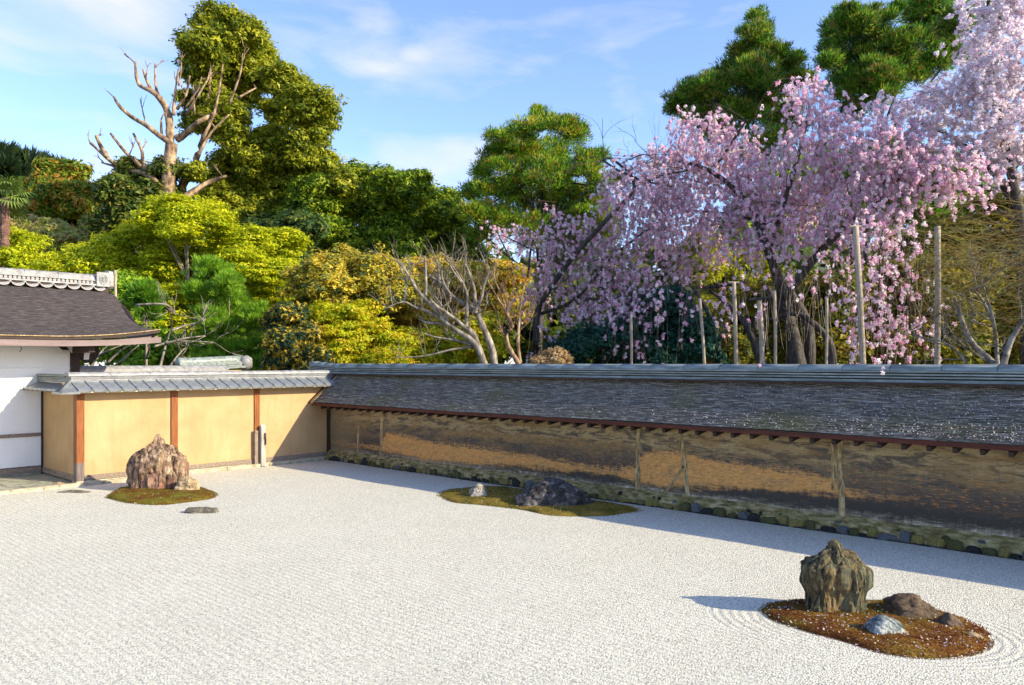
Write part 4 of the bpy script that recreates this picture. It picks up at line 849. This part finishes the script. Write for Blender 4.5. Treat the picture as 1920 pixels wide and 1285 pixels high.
# felled dry branches by the hall eave
rt = thing('dead_branches', tuple(np.append(atd(330, 680, 20.5)[:2], 0)), 'tangle of dry pale branches between the hall eave and the pine', 'branches')
b = MB()
for pts in (((300, 690), (310, 650), (322, 610), (318, 580)), ((310, 645), (345, 635), (385, 630)), ((322, 620), (350, 610), (375, 605)), ((200, 682), (230, 655), (262, 640)), ((180, 670), (210, 655), (240, 642)), ((318, 688), (335, 665), (350, 650)), ((290, 650), (330, 640), (400, 642)),
            ((255, 572), (300, 570), (318, 575), (330, 590)), ((225, 680), (245, 660), (260, 648)), ((345, 688), (352, 675), (340, 668)), ((340, 640), (350, 618), (385, 600)), ((275, 672), (280, 650), (270, 640)), ((170, 690), (190, 660), (205, 645))):
    limb(b, [atd(p[0], p[1], 20.5+random.uniform(-.5, .5)) for p in pts], .035, .014, 6)
    e = atd(*pts[-1], 20.5)
    for _ in range(3): branching(b, e, (random.uniform(-.6, .6), random.uniform(-.6, .6), random.uniform(-.2, .8)), .5, .013, 1, k=4)
own(b.build('branch', M['bark_grey'], smooth=True), rt)

# --- centre
tree('golden_bush', 'big rounded golden photinia bush with dark leaves at its left side', [(600, 505, 34), (650, 500, 34), (700, 500, 34), (740, 520, 36), (570, 540, 30), (620, 545, 44), (690, 545, 50), (740, 560, 40), (575, 580, 34), (630, 590, 44)], 24, 4400, 22, .2, .065, P_GOLD, 650, tr=.1, spread=.8, up=.9, inner=.08, cat='shrub', zlow=-.3)
tree('golden_bush', 'smaller bush with yellow shoots over dark leaves right of the pine', [(520, 600, 24), (545, 590, 24), (525, 640, 30), (550, 660, 30), (520, 680, 24), (570, 630, 26), (590, 680, 30)], 21.8, 1300, 26, .2, .07, [(0.532, 0.392, 0.042), (0.588, 0.448, 0.056), (0.042, 0.098, 0.042), (0.028, 0.07, 0.042), (0.07, 0.126, 0.056)], 540, tr=.06, spread=.5, cat='shrub')
tree('orange_maple', 'amber and orange tinted fine-leaved maple behind the bare branches', [(770, 510, 34, .8), (820, 520, 36, .8), (870, 520, 36, .8), (920, 520, 36, .8), (770, 560, 40, .8), (830, 570, 44, .8), (900, 570, 44, .8), (960, 520, 30, .8), (960, 580, 36, .8), (740, 600, 34, .8), (800, 610, 40, .8)], 26, 2300, 32, .32, .075, [(.62, .36, .04), (.66, .50, .04), (.52, .50, .04), (.44, .48, .03), (.70, .44, .10)], 850, trunk='bark', tr=.08, spread=1, flat=.3, sub=4)
tree('yellow_maple', 'yellow-green feathery maple low in front of the golden bush', [(610, 590, 26, .8), (650, 600, 36, .8), (630, 640, 40, .8), (690, 630, 44, .8), (740, 650, 44, .8), (790, 650, 44, .8), (840, 660, 40, .8), (890, 660, 36, .8), (640, 680, 40, .8), (720, 690, 40, .8), (800, 690, 40, .8), (900, 620, 34, .8), (880, 690, 40, .8), (690, 580, 24, .8), (930, 650, 26, .8)], 22.5, 3400, 30, .27, .058, [(.46, .52, .012), (.58, .60, .016), (.66, .56, .02), (.30, .38, .012), (.62, .46, .02)], 740, trunk='bark', tr=.06, spread=.9, flat=.28, sub=4)
tree('cedar_tree', 'rounded dark green cedar in the centre against the sky', [(1015, 225, 22), (1055, 240, 26), (980, 245, 28), (945, 260, 26), (930, 290, 26), (990, 290, 38), (1050, 280, 36), (1080, 250, 20), (910, 320, 26), (960, 330, 40), (1030, 330, 44), (1090, 310, 32), (1120, 300, 22), (890, 360, 24), (930, 370, 38), (1000, 380, 46), (1070, 370, 44), (1120, 350, 30), (880, 400, 22), (920, 410, 34), (980, 430, 44), (1050, 430, 46), (1110, 400, 40), (1140, 420, 26), (905, 440, 22), (1150, 340, 16), (1010, 210, 12), (1110, 450, 44), (1060, 480, 40)], 30, 6800, 24, .26, .038, P_CED, 1010, trunk='bark_dark', tr=.15, spread=1.8, mode='spike', aspect=1.5, up=.7, inner=.26, limbs=7)
tree('teal_shrub', 'dark teal shrub low behind the cherry strands at the wall', [(1070, 660, 36), (1120, 650, 40), (1180, 630, 44), (1240, 620, 50), (1290, 640, 50), (1060, 690, 36), (1150, 690, 40), (1240, 690, 40), (1200, 590, 36), (1260, 570, 36)], 22, 1800, 32, .26, .075, [(0.018, 0.09, 0.068), (0.03, 0.12, 0.083), (0.045, 0.15, 0.09), (0.022, 0.075, 0.045)], 1180, tr=0, spread=.8, cat='shrub')
tree('apricot_shrub', 'small apricot-coloured bush at the foot of the cherry', [(1040, 672, 18), (1020, 680, 16), (1055, 682, 14)], 19.5, 260, 26, .15, .045, [(.5, .33, .16), (.55, .42, .25), (.35, .25, .1)], 1038, tr=0, spread=.1, cat='shrub')

# bare crape myrtles: limb lines read from the photograph, placed in depth behind the wall
def Zp(x, y, D): return atd(720+x/5.139, 440+y/5.139, D)
def bare(name, label, base, lines, D, mat, twig=.6, sc=1.):
    root = thing(name, tuple(np.append(atd(base, 680, D)[:2], 0)), label, 'tree'); b = MB()
    for pts, r0, r1 in lines:
        dd = random.uniform(-.5, .5); m = len(pts)
        P = [Zp(p[0], p[1], D+dd*i/m) for i, p in enumerate(pts)]; q = limb(b, P, r0*.0245*sc, r1*.0245*sc, 8, jit=.08)
        for _ in range(int(len(q)*twig)):
            s = random.choice(q[len(q)//3:]); branching(b, s, (random.uniform(-.8, .5), random.uniform(-.5, .5), random.uniform(.2, 1.2)), random.uniform(.25, .6), .010, 1, k=4)
    own(b.build('trunk', M[mat], smooth=True), root); return root
bare('bare_tree', 'leafless grey tree with many stubby branches leaning left above the wall', 925, [
  ([(1075, 1300), (1060, 1235), (1040, 1100), (960, 900), (880, 750), (740, 650), (620, 560), (560, 480), (440, 400), (370, 330)], 4.6, 1.0), ([(990, 1300), (960, 1235), (900, 1080), (820, 1000), (700, 920), (580, 830), (500, 720), (380, 610), (300, 500), (200, 340), (120, 250)], 4.4, .8),
  ([(920, 1120), (860, 960), (760, 880), (640, 780), (520, 700), (440, 620)], 3.2, 1.2), ([(790, 900), (800, 740), (800, 580), (760, 480), (690, 350), (600, 235)], 2.2, .9), ([(880, 760), (870, 540), (830, 400), (780, 270)], 2.2, .9), ([(400, 600), (402, 400), (390, 205)], 1.8, .9),
  ([(640, 600), (615, 480), (700, 380)], 1.5, .8), ([(540, 500), (520, 300), (495, 215)], 1.5, .7), ([(580, 860), (420, 850), (330, 810)], 1.5, .6), ([(560, 810), (420, 740), (300, 700), (180, 650), (0, 720)], 1.9, .6),
  ([(860, 1070), (700, 1020), (500, 990), (350, 940)], 1.7, .5), ([(880, 1080), (650, 1110), (400, 1170), (90, 1190)], 1.5, .5), ([(890, 770), (960, 720), (1000, 650)], 1.4, .6), ([(880, 740), (940, 600), (960, 500), (1000, 380), (1010, 310)], 1.7, .7),
  ([(600, 840), (560, 700), (470, 560), (420, 470)], 1.6, .7), ([(560, 700), (640, 640), (600, 560)], 1.2, .6), ([(200, 640), (210, 470), (160, 320)], 1.2, .6), ([(640, 580), (560, 430), (570, 300)], 1.5, .7), ([(760, 480), (700, 400), (640, 300), (650, 220)], 1.2, .6)], 19.6, 'bark_grey', .55)
bare('bare_tree', 'smaller leafless tan tree standing just right of the leaning grey one', 965, [
  ([(1310, 1300), (1290, 1235), (1200, 1080), (1180, 950), (1240, 890), (1160, 720), (1080, 590), (1000, 450)], 3., .7), ([(1310, 1235), (1290, 1050), (1300, 850), (1310, 700), (1350, 500)], 2.4, .6), ([(1240, 900), (1180, 780), (1200, 650), (1250, 560)], 1.4, .6),
  ([(1200, 780), (1120, 560), (1060, 420), (1070, 330)], 1.3, .5), ([(1180, 1000), (1120, 900), (1090, 760)], 1.2, .5)], 20.4, 'bark_warm', .6)

# --- right: cedars
tree('cedar_tree', 'tall pointed dark cedar behind the cherry, right of centre', [(1420, 30, 16), (1425, 60, 24), (1400, 60, 14), (1425, 95, 32), (1390, 100, 22), (1460, 95, 20), (1420, 135, 40), (1370, 140, 34), (1480, 125, 24), (1500, 110, 12), (1330, 160, 30), (1300, 165, 26), (1380, 180, 44), (1450, 175, 42), (1500, 150, 22), (1275, 190, 22), (1320, 205, 36), (1390, 225, 44), (1470, 220, 40), (1345, 240, 30), (1265, 205, 14), (1300, 220, 20), (1440, 270, 40)], 31, 6400, 24, .26, .038, [(c[0]*.72, c[1]*.8, c[2]) for c in P_CED], 1420, trunk='bark_dark', tr=.16, spread=1.6, mode='spike', aspect=1.5, up=.8, inner=.26, limbs=7)
tree('cedar_tree', 'broad dark cedar at the top right behind the pale cherry', [(1590, 30, 22), (1570, 50, 24), (1560, 85, 22), (1610, 60, 34), (1650, 40, 26), (1600, 110, 38), (1550, 115, 20), (1660, 90, 38), (1640, 140, 40), (1590, 160, 34), (1720, 30, 28), (1760, 20, 24), (1710, 80, 36), (1770, 70, 34), (1700, 130, 36), (1660, 180, 30), (1610, 200, 26), (1750, 120, 30), (1800, 40, 30), (1790, 100, 30), (1740, 0, 24), (1690, 10, 14), (1640, 20, 12), (1850, 20, 30)], 29, 6000, 24, .25, .038, [(c[0]*.66, c[1]*.76, c[2]) for c in P_CED], 1605, trunk='bark_dark', tr=.16, spread=1.6, mode='spike', aspect=1.5, up=.7, inner=.26, limbs=7)
tree('yellow_tree', 'yellow-green leafy tree glimpsed beneath the cherry blossom', [(1320, 460, 30), (1350, 500, 40), (1400, 500, 36), (1310, 510, 30), (1370, 550, 40), (1330, 580, 34), (1420, 560, 30)], 26, 1300, 32, .3, .08, [(.40, .42, .012), (.50, .48, .014), (.26, .32, .015)], 1360, trunk='bark_dark', tr=.1, spread=1)
tree('olive_hedge', 'olive-green broad hedge filling the shade under the cherry at right', [(1300, 690, 50), (1380, 680, 50), (1460, 660, 60), (1540, 640, 60), (1480, 560, 60), (1560, 560, 60), (1620, 640, 60), (1700, 640, 60), (1780, 620, 60), (1640, 540, 60), (1720, 540, 60), (1800, 530, 60), (1880, 560, 60), (1860, 640, 60), (1940, 620, 60), (1780, 460, 50), (1860, 470, 50), (1930, 500, 50), (1850, 400, 40), (1700, 470, 40), (1920, 400, 50)], 24, 3000, 28, .36, .10, [(.14, .17, .015), (.22, .23, .018), (.32, .28, .02), (.36, .26, .03), (.08, .11, .015)], 1700, trunk='bark_dark', tr=.12, spread=1.2, cat='hedge')

tree('evergreen_tree', 'shaded evergreen glimpsed through the gaps of the weeping cherry', [(1480, 330, 44), (1540, 300, 40), (1600, 320, 50), (1660, 300, 44), (1720, 320, 50), (1780, 340, 50), (1500, 400, 56), (1580, 400, 56), (1660, 400, 56), (1740, 410, 56), (1420, 400, 44), (1440, 460, 50), (1820, 400, 56), (1380, 440, 40)], 30, 1700, 24, .4, .14, P_MID, 1600, trunk='bark_dark', tr=.2, spread=1.5, sub=4)
# --- weeping cherry
def strand_mesh(P, R):
    """P (N,K,3) polylines -> thin three-sided tubes"""
    N, K, _ = P.shape; d = norm(P[:, -1]-P[:, 0]); ref = np.where(np.abs(d[:, 2:3]) < .9, [[0, 0, 1.]], [[1., 0, 0]]); a = norm(np.cross(d, ref)); b_ = np.cross(d, a)
    rings = []
    for j in range(3):
        t = 2*math.pi*j/3; rings.append(P+(a*math.cos(t)+b_*math.sin(t))[:, None, :]*R[:, :, None])
    V = np.stack(rings, 2).reshape(-1, 3); base = (np.arange(N)*K*3)[:, None, None]+(np.arange(K-1)*3)[None, :, None]; j = np.arange(3)[None, None, :]; j2 = (j+1) % 3
    f_ = np.stack([base+j, base+j2, base+3+j2, base+3+j], -1).reshape(-1, 4); return V, f_
def blossoms(Pc, n_per, r, size, pal):
    n = len(Pc)*n_per; P = np.repeat(Pc, n_per, 0)+norm(rng.normal(0, 1, (n, 3)))*rng.uniform(.2, 1, (n, 1))*r*np.repeat(rng.uniform(.6, 1.3, (len(Pc), 1)), n_per, 0)
    off_ = P-np.repeat(Pc, n_per, 0); nr = norm(rng.normal(0, .55, (n, 3))+norm(off_)); s = norm(np.cross(nr, rng.normal(0, 1, (n, 3)))); u = np.cross(nr, s); k = size*rng.uniform(.7, 1.25, (n, 1))*.5
    V = np.stack([P-u*k*.9+s*k*.8, P-u*k*.5-s*k*1.1, P+u*k*1.25], 1).reshape(-1, 3); pal = np.array(pal); c = np.repeat(pal[rng.integers(0, len(pal), len(Pc))], n_per, 0)*rng.uniform(.88, 1.06, (n, 1))
    return V, np.arange(3*n).reshape(-1, 3), np.repeat(np.clip(c, 0, .95), 3, 0)
def ydist(Yw): return lambda px: (Yw+10.89)/(.7386+.6742*(px-960)/F)
def weeping(root, ls, Yw, n, spread, Lr, pal, per=7, bl_r=.055, size=.05, dens=.8, twig_r=.0032, droop=1., bspace=.10):
    Lb = lobes_px(ls, ydist(Yw), spread); w = Lb[:, 3]**2*np.array([l[5] if len(l) > 5 else 1 for l in ls]); k = rng.choice(len(Lb), n, p=w/w.sum())
    A = Lb[k, :3]+norm(rng.normal(0, 1, (n, 3)))*Lb[k, 3:6]*rng.uniform(0, 1, (n, 1))**.45
    L_ = rng.uniform(Lr[0], Lr[1], n); K = 9; t = np.linspace(0, 1, K); h = rng.normal(0, .42, (n, 2)); P = np.zeros((n, K, 3))
    P[:, :, 0] = A[:, 0:1]+h[:, 0:1]*np.sqrt(t)*L_[:, None]; P[:, :, 1] = A[:, 1:2]+h[:, 1:2]*np.sqrt(t)*L_[:, None]
    P[:, :, 2] = A[:, 2:3]+.25*L_[:, None]-droop*(t**1.5)*L_[:, None]+.3*L_[:, None]*np.sin(t*math.pi)*.3
    P += rng.normal(0, .012, P.shape); P[:, :, 2] = np.maximum(P[:, :, 2], 1.2)
    V, f_ = strand_mesh(P, np.linspace(twig_r*1.6, twig_r*.7, K)[None, :]*np.ones((n, 1)))
    pts = []
    for i in range(n):
        m = int(L_[i]/bspace); 
        if rng.random() > .93: continue
        q = (rng.uniform(.05, 1, max(1, m//3))[rng.integers(0, max(1, m//3), m)]+rng.normal(0, .022, m)).clip(0, 1)*(K-1); lo = q.astype(int).clip(0, K-2); fr = (q-lo)[:, None]; pp = P[i, lo]*(1-fr)+P[i, lo+1]*fr
        pts.append(pp[rng.random(m) < dens]+rng.normal(0, .03, (1, 3)))
    pts = np.concatenate(pts); return V, f_, pts
PINK = [(.96, .66, .79), (.96, .75, .85), (.97, .86, .90), (.94, .54, .71), (.97, .94, .94)]
PINK2 = [(.93, .80, .87), (.95, .88, .92), (.90, .74, .83), (.96, .93, .94)]
def cherry(name, label, ls, Yw, n, spread, Lr, pal, base, limbs, **kw):
    bx = aty(base, 680, Yw); bx[2] = 0
    root = thing(name, tuple(bx), label, 'tree')
    per = kw.pop('per', 6); br = kw.pop('bl_r', .055); sz = kw.pop('size', .052)
    V, f_, pts = weeping(root, ls, Yw, n, spread, Lr, pal, **kw); CNT[0] += len(f_)
    o = mesh_np('twigs', V, f_, M['bark_twig']); own(o, root); o['kind'] = 'stuff'
    V, f_, c = blossoms(pts, per, br, sz, pal); CNT[0] += len(f_)
    o = mesh_np('blossom', V, f_, M['blossom'], None, c); own(o, root); o['kind'] = 'stuff'
    b = MB()
    for pts_, r0, r1 in limbs:
        P = [aty(p[0], p[1], Yw+(p[2] if len(p) > 2 else random.uniform(-.4, .4))) for p in pts_]; q = limb(b, P, r0, r1, 8)
        for _ in range(len(q)//2):
            s = random.choice(q[len(q)//3:]); branching(b, s, (random.uniform(-.8, .8), random.uniform(-.6, .6), random.uniform(-.2, .6)), random.uniform(.5, 1.2), max(.012, r1*.35), 2, .6, 5, -.1)
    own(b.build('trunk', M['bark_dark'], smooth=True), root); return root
M['bark_twig'] = m_simple('twig_bark', [(.3, (.10, .06, .055)), (.6, (.22, .15, .12)), (.8, (.34, .26, .18))], (1, 1, 1), 3., .8, .2, 0.)
cherry('weeping_cherry', 'large weeping cherry in full pink blossom hanging over the long wall', [
  (1285, 232, 34), (1330, 237, 34), (1300, 282, 48), (1375, 267, 40), (1250, 302, 40), (1300, 328, 60), (1370, 328, 60), (1440, 322, 60), (1430, 388, 66), (1350, 408, 60), (1500, 272, 46), (1510, 197, 46), (1540, 162, 30), (1490, 172, 20), (1570, 242, 50),
  (1560, 322, 66), (1520, 378, 70), (1600, 378, 60), (1650, 302, 66), (1700, 328, 60), (1740, 292, 50), (1480, 448, 50), (1410, 458, 44), (1560, 438, 44), (1290, 408, 46), (1240, 378, 44), (1640, 428, 44), (1690, 398, 34), (1780, 322, 50), (1820, 328, 40), (1340, 478, 34), (1230, 448, 40), (1280, 488, 36), (1700, 242, 50), (1620, 252, 44)],
  9.0, 2650, .75, (.30, 1.0), PINK, 1480, [
  ([(1500, 700), (1490, 640), (1470, 560), (1440, 470), (1400, 380), (1330, 320), (1260, 300)], .2, .03), ([(1350, 690), (1340, 620), (1325, 580), (1290, 530), (1240, 500)], .1, .03), ([(1430, 690), (1405, 620), (1370, 575), (1330, 545)], .13, .04), ([(1470, 560), (1540, 470), (1620, 400), (1700, 360), (1780, 340)], .12, .03),
  ([(1440, 470), (1470, 380), (1500, 280), (1520, 190)], .09, .03), ([(1330, 320), (1350, 300), (1390, 240), (1400, 225)], .05, .02), ([(1620, 400), (1680, 340), (1740, 320)], .07, .02), ([(1320, 540), (1360, 535), (1400, 530)], .05, .03), ([(1560, 690), (1555, 640), (1500, 590), (1440, 600)], .11, .04), ([(1440, 420), (1360, 400), (1280, 395)], .05, .015)],
  dens=.92, per=7, bspace=.055)
cherry('weeping_cherry', 'left weeping cherry with thin dark arching branches and sparse mauve blossom', [
  (1170, 320, 34), (1220, 320, 36), (1150, 350, 34), (1200, 370, 44), (1250, 370, 40), (1140, 400, 30), (1190, 430, 40), (1240, 440, 40), (1150, 460, 36), (1100, 440, 30), (1060, 420, 24), (1040, 400, 18), (1030, 460, 34), (980, 450, 28), (935, 440, 20), (1090, 490, 44), (1150, 510, 44), (1040, 520, 40), (1200, 520, 40), (1000, 560, 30), (1090, 560, 40), (1150, 570, 34), (1210, 570, 34)],
  7.5, 1400, .6, (.35, 1.1), PINK, 1000, [
  ([(1000, 700), (1005, 640), (1010, 580), (1060, 500), (1130, 420), (1190, 350), (1150, 300), (1128, 302)], .13, .02), ([(1190, 350), (1240, 330), (1290, 320)], .04, .02), ([(1130, 300), (1160, 320), (1210, 340), (1260, 350)], .035, .02), ([(1010, 590), (1080, 560), (1150, 480), (1230, 420)], .06, .02),
  ([(900, 460), (910, 480), (940, 505), (970, 500)], .03, .012), ([(990, 520), (1000, 450), (1040, 405), (1050, 380)], .04, .012), ([(1060, 500), (1000, 470), (940, 440)], .035, .012), ([(1100, 560), (1150, 560), (1200, 540)], .04, .02), ([(1180, 300), (1210, 290), (1240, 310)], .02, .01)],
  dens=.8, per=7, bspace=.08, bl_r=.05)
cherry('tall_cherry', 'tall pale pink cherry tree filling the upper right corner', [
  (1870, 40, 60), (1900, 100, 70), (1840, 100, 50), (1810, 160, 44), (1870, 170, 66), (1930, 180, 60), (1760, 190, 40), (1820, 225, 60), (1900, 240, 66), (1700, 215, 34), (1750, 240, 40), (1870, 300, 60), (1930, 300, 50), (1660, 215, 26), (1820, 20, 24), (1910, 10, 50), (1790, 290, 40), (1900, 360, 34), (1650, 200, 20)],
  10.5, 1450, .7, (.3, .8), PINK2, 1900, [([(1930, 700), (1925, 560), (1915, 420), (1890, 300), (1870, 180), (1860, 60)], .18, .03), ([(1910, 400), (1860, 320), (1790, 260), (1710, 225)], .09, .02), ([(1885, 280), (1830, 200), (1810, 140)], .06, .02), ([(1915, 420), (1840, 380), (1780, 370)], .06, .02), ([(1895, 320), (1940, 260), (1950, 150)], .08, .03), ([(1860, 360), (1800, 330), (1760, 330)], .04, .02)],
  dens=.9, per=7, bspace=.05, bl_r=.06, droop=.35)
# long strands hanging low, sparse blossom knots
lows = [(1650, 470, 60, 2, 0, 1), (1620, 560, 40, 2, 0, 1), (1665, 590, 46, 1.6, 0, 1.3), (1700, 520, 34, 1.6, 0, 1), (1640, 620, 34, 1, 0, 1), (1690, 640, 30, 1, 0, .8), (1745, 610, 20, 1, 0, .6), (1560, 500, 30), (1450, 540, 30), (1380, 560, 24), (1260, 560, 36, 1, 0, .7), (1200, 610, 40, 1, 0, .7), (1150, 600, 40, 1, 0, .7), (1130, 640, 20, 1, 0, .8), (1190, 650, 20, 1, 0, .7), (1010, 620, 20), (1015, 650, 14), (1320, 580, 30, 1, 0, .4), (1070, 590, 30, 1, 0, .5), (1240, 640, 24, 1, 0, .4)]
cherry('cherry_curtain', 'long trailing cherry strands with knots of pink blossom hanging almost to the wall ridge', lows, 6.6, 270, .6, (.5, 1.3), PINK, 1655, [([(1655, 430), (1650, 480), (1648, 560)], .02, .008), ([(1690, 430), (1700, 520), (1700, 620)], .012, .006)], dens=.8, per=7, bspace=.085, droop=1.1)
# bare hanging whips (no blossom)
wh = []
for _ in range(260):
    px = random.choice((random.uniform(980, 1330), random.uniform(1300, 1760))); py = random.uniform(430, 560); wh.append(aty(px, py, random.uniform(6.5, 9)))
A = np.array(wh); n = len(A); K = 8; t = np.linspace(0, 1, K); L_ = rng.uniform(.8, 2.0, n); h = rng.normal(0, .22, (n, 2)); P = np.zeros((n, K, 3))
P[:, :, 0] = A[:, 0:1]+h[:, 0:1]*t; P[:, :, 1] = A[:, 1:2]+h[:, 1:2]*t; P[:, :, 2] = A[:, 2:3]-t*L_[:, None]; P += rng.normal(0, .01, P.shape); P[:, :, 2] = np.maximum(P[:, :, 2], 1.)
V, f_ = strand_mesh(P, np.full((n, K), .0042)); o = mesh_np('hanging_whips', V, f_, M['bark_grey']); tag(o, 'bare tan whips of the weeping cherries trailing down in front of the hedge', 'twigs', kind='stuff')
# twigs reaching over the ridge of the wall
for k, (px, py, lab) in enumerate(((1655, 700, 'cherry twig with pink blossom dangling over the wall ridge near the leaning pole'), (1425, 686, 'single pink blossom on a thin twig at the wall ridge below the centre pole'))):
    p0 = aty(px+14, py-120, 1.2); p1 = aty(px+10, py-50, .6); p2 = aty(px, py, .12)
    rt = thing('blossom_twig', tuple(p2), lab, 'twig'); b = MB(); q = limb(b, [p0, p1, p2], .005, .003, 5); own(b.build('stem', M['bark_grey']), rt)
    pts = np.array([q[-1]]+([q[-2], q[-3]+Vector((.05, 0, 0)), q[-3]+Vector((-.08, 0, .03))] if k == 0 else []))
    V, f_, c = blossoms(np.array([list(p) for p in pts]), 9, .03, .04, PINK); own(mesh_np('blossom', V, f_, M['blossom'], None, c), rt)

# yellow-twigged leafless shrub at the right
sh = thing('yellow_twig_bush', tuple(aty(1830, 690, 5.5)*np.array([1, 1, 0])), 'leafless bush of arching yellow-brown twigs at the right edge', 'shrub')
n = 1050; K = 9; t = np.linspace(0, 1, K); A = np.zeros((n, 3)); Pp = np.zeros((n, K, 3))
for i in range(n):
    px = random.uniform(1780, 2200); py = random.triangular(350, 650, 490); Yw = random.uniform(4.5, 7.5); a = aty(px, py, Yw)
    d = -RT*random.uniform(.7, 1.7)*(1 if random.random() < .8 else -.6)+FW*random.uniform(-.5, .3); rise = random.uniform(-.35, .45); sag = random.uniform(-.1, .7)
    for j in range(K):
        Pp[i, j] = a+d*t[j]+np.array([0, 0, rise*t[j]*1.6-sag*t[j]**2])
Pp += rng.normal(0, .012, Pp.shape)
V, f_ = strand_mesh(Pp, np.linspace(.0042, .0018, K)[None, :]*np.ones((n, 1)))
pl = np.array([(.30, .21, .04), (.22, .15, .04), (.40, .31, .07), (.14, .10, .05), (.34, .33, .14)]); c = np.repeat(pl[rng.integers(0, 5, n)], K*3, 0)
o = own(mesh_np('twigs', V, f_, M['leaf'], None, c), sh); o['kind'] = 'stuff'
b = MB()
for pts, r0, r1 in (([(1878, 700), (1850, 670), (1820, 640), (1800, 590), (1790, 560)], .07, .03), ([(1870, 690), (1868, 640), (1860, 590), (1850, 560)], .04, .02), ([(1880, 690), (1895, 640), (1920, 600), (1950, 560)], .06, .03), ([(1820, 690), (1790, 655), (1765, 640)], .03, .015), ([(1860, 600), (1840, 560), (1820, 540)], .03, .015)):
    q = limb(b, [aty(p[0], p[1], 4.6+random.uniform(-.2, .2)) for p in pts], r0, r1, 7)
    for _ in range(6): branching(b, random.choice(q[2:]), (random.uniform(-1, .4), random.uniform(-.4, .4), random.uniform(0, 1)), .5, .012, 2, k=4)
own(b.build('trunk', M['bark_grey'], smooth=True), sh)

# dark trunks under the cherry
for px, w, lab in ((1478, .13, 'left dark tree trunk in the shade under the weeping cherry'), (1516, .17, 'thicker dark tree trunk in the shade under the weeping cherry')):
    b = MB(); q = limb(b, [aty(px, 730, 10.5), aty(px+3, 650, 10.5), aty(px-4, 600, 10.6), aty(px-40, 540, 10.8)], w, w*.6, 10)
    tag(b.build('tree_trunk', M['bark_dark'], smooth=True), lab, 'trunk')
# support poles
for (x0, y0, x1, y1, w, lab) in ((1758, 425, 1757, 700, .055, 'straight tall wooden prop in front of the yellow twig bush'), (1604, 425, 1619, 700, .06, 'slightly leaning pale wooden prop under the cherry right of the dark trunks'), (1424, 560, 1430, 700, .055, 'pale wooden prop with a crosspiece beneath the middle of the cherry'),
                                (1376, 530, 1381, 700, .045, 'thin wooden prop left of the one with a crosspiece'), (1452, 545, 1454, 700, .035, 'grey wooden prop just right of the one with a crosspiece'), (1312, 560, 1322, 700, .035, 'thin tan wooden prop at the left of the cherry props'), (1183, 590, 1184, 700, .035, 'slim wooden prop among the teal shrub strands'), (1550, 560, 1549, 700, .03, 'faint thin prop behind the dark trunks')):
    Yw = 5.6; rt = thing('support_pole', tuple(aty(x1, 690, Yw)*np.array([1, 1, 0])), lab, 'pole', 'wooden props holding up the cherry')
    top = aty(x0, y0, Yw); bt = aty(x1, y1, Yw); e = bt+(bt-top)*((bt[2])/(top[2]-bt[2])); b = MB().tube(smoothline([top, (top+bt)/2+np.array([.01, 0, 0]), bt, e], 4), w, 9, .04)
    own(b.build('pole', M['pole'], smooth=True), rt)
    if x0 == 1424: own(MB().tube([aty(1405, 562, Yw-.1), aty(1450, 558, Yw-.1)], .03, 8).build('crosspiece', M['bark_dark']), rt)
    if x0 in (1604, 1376): own(MB().tube([top-RT*.12, top+RT*.12], .022, 7).build('crosspiece', M['pole']), rt)
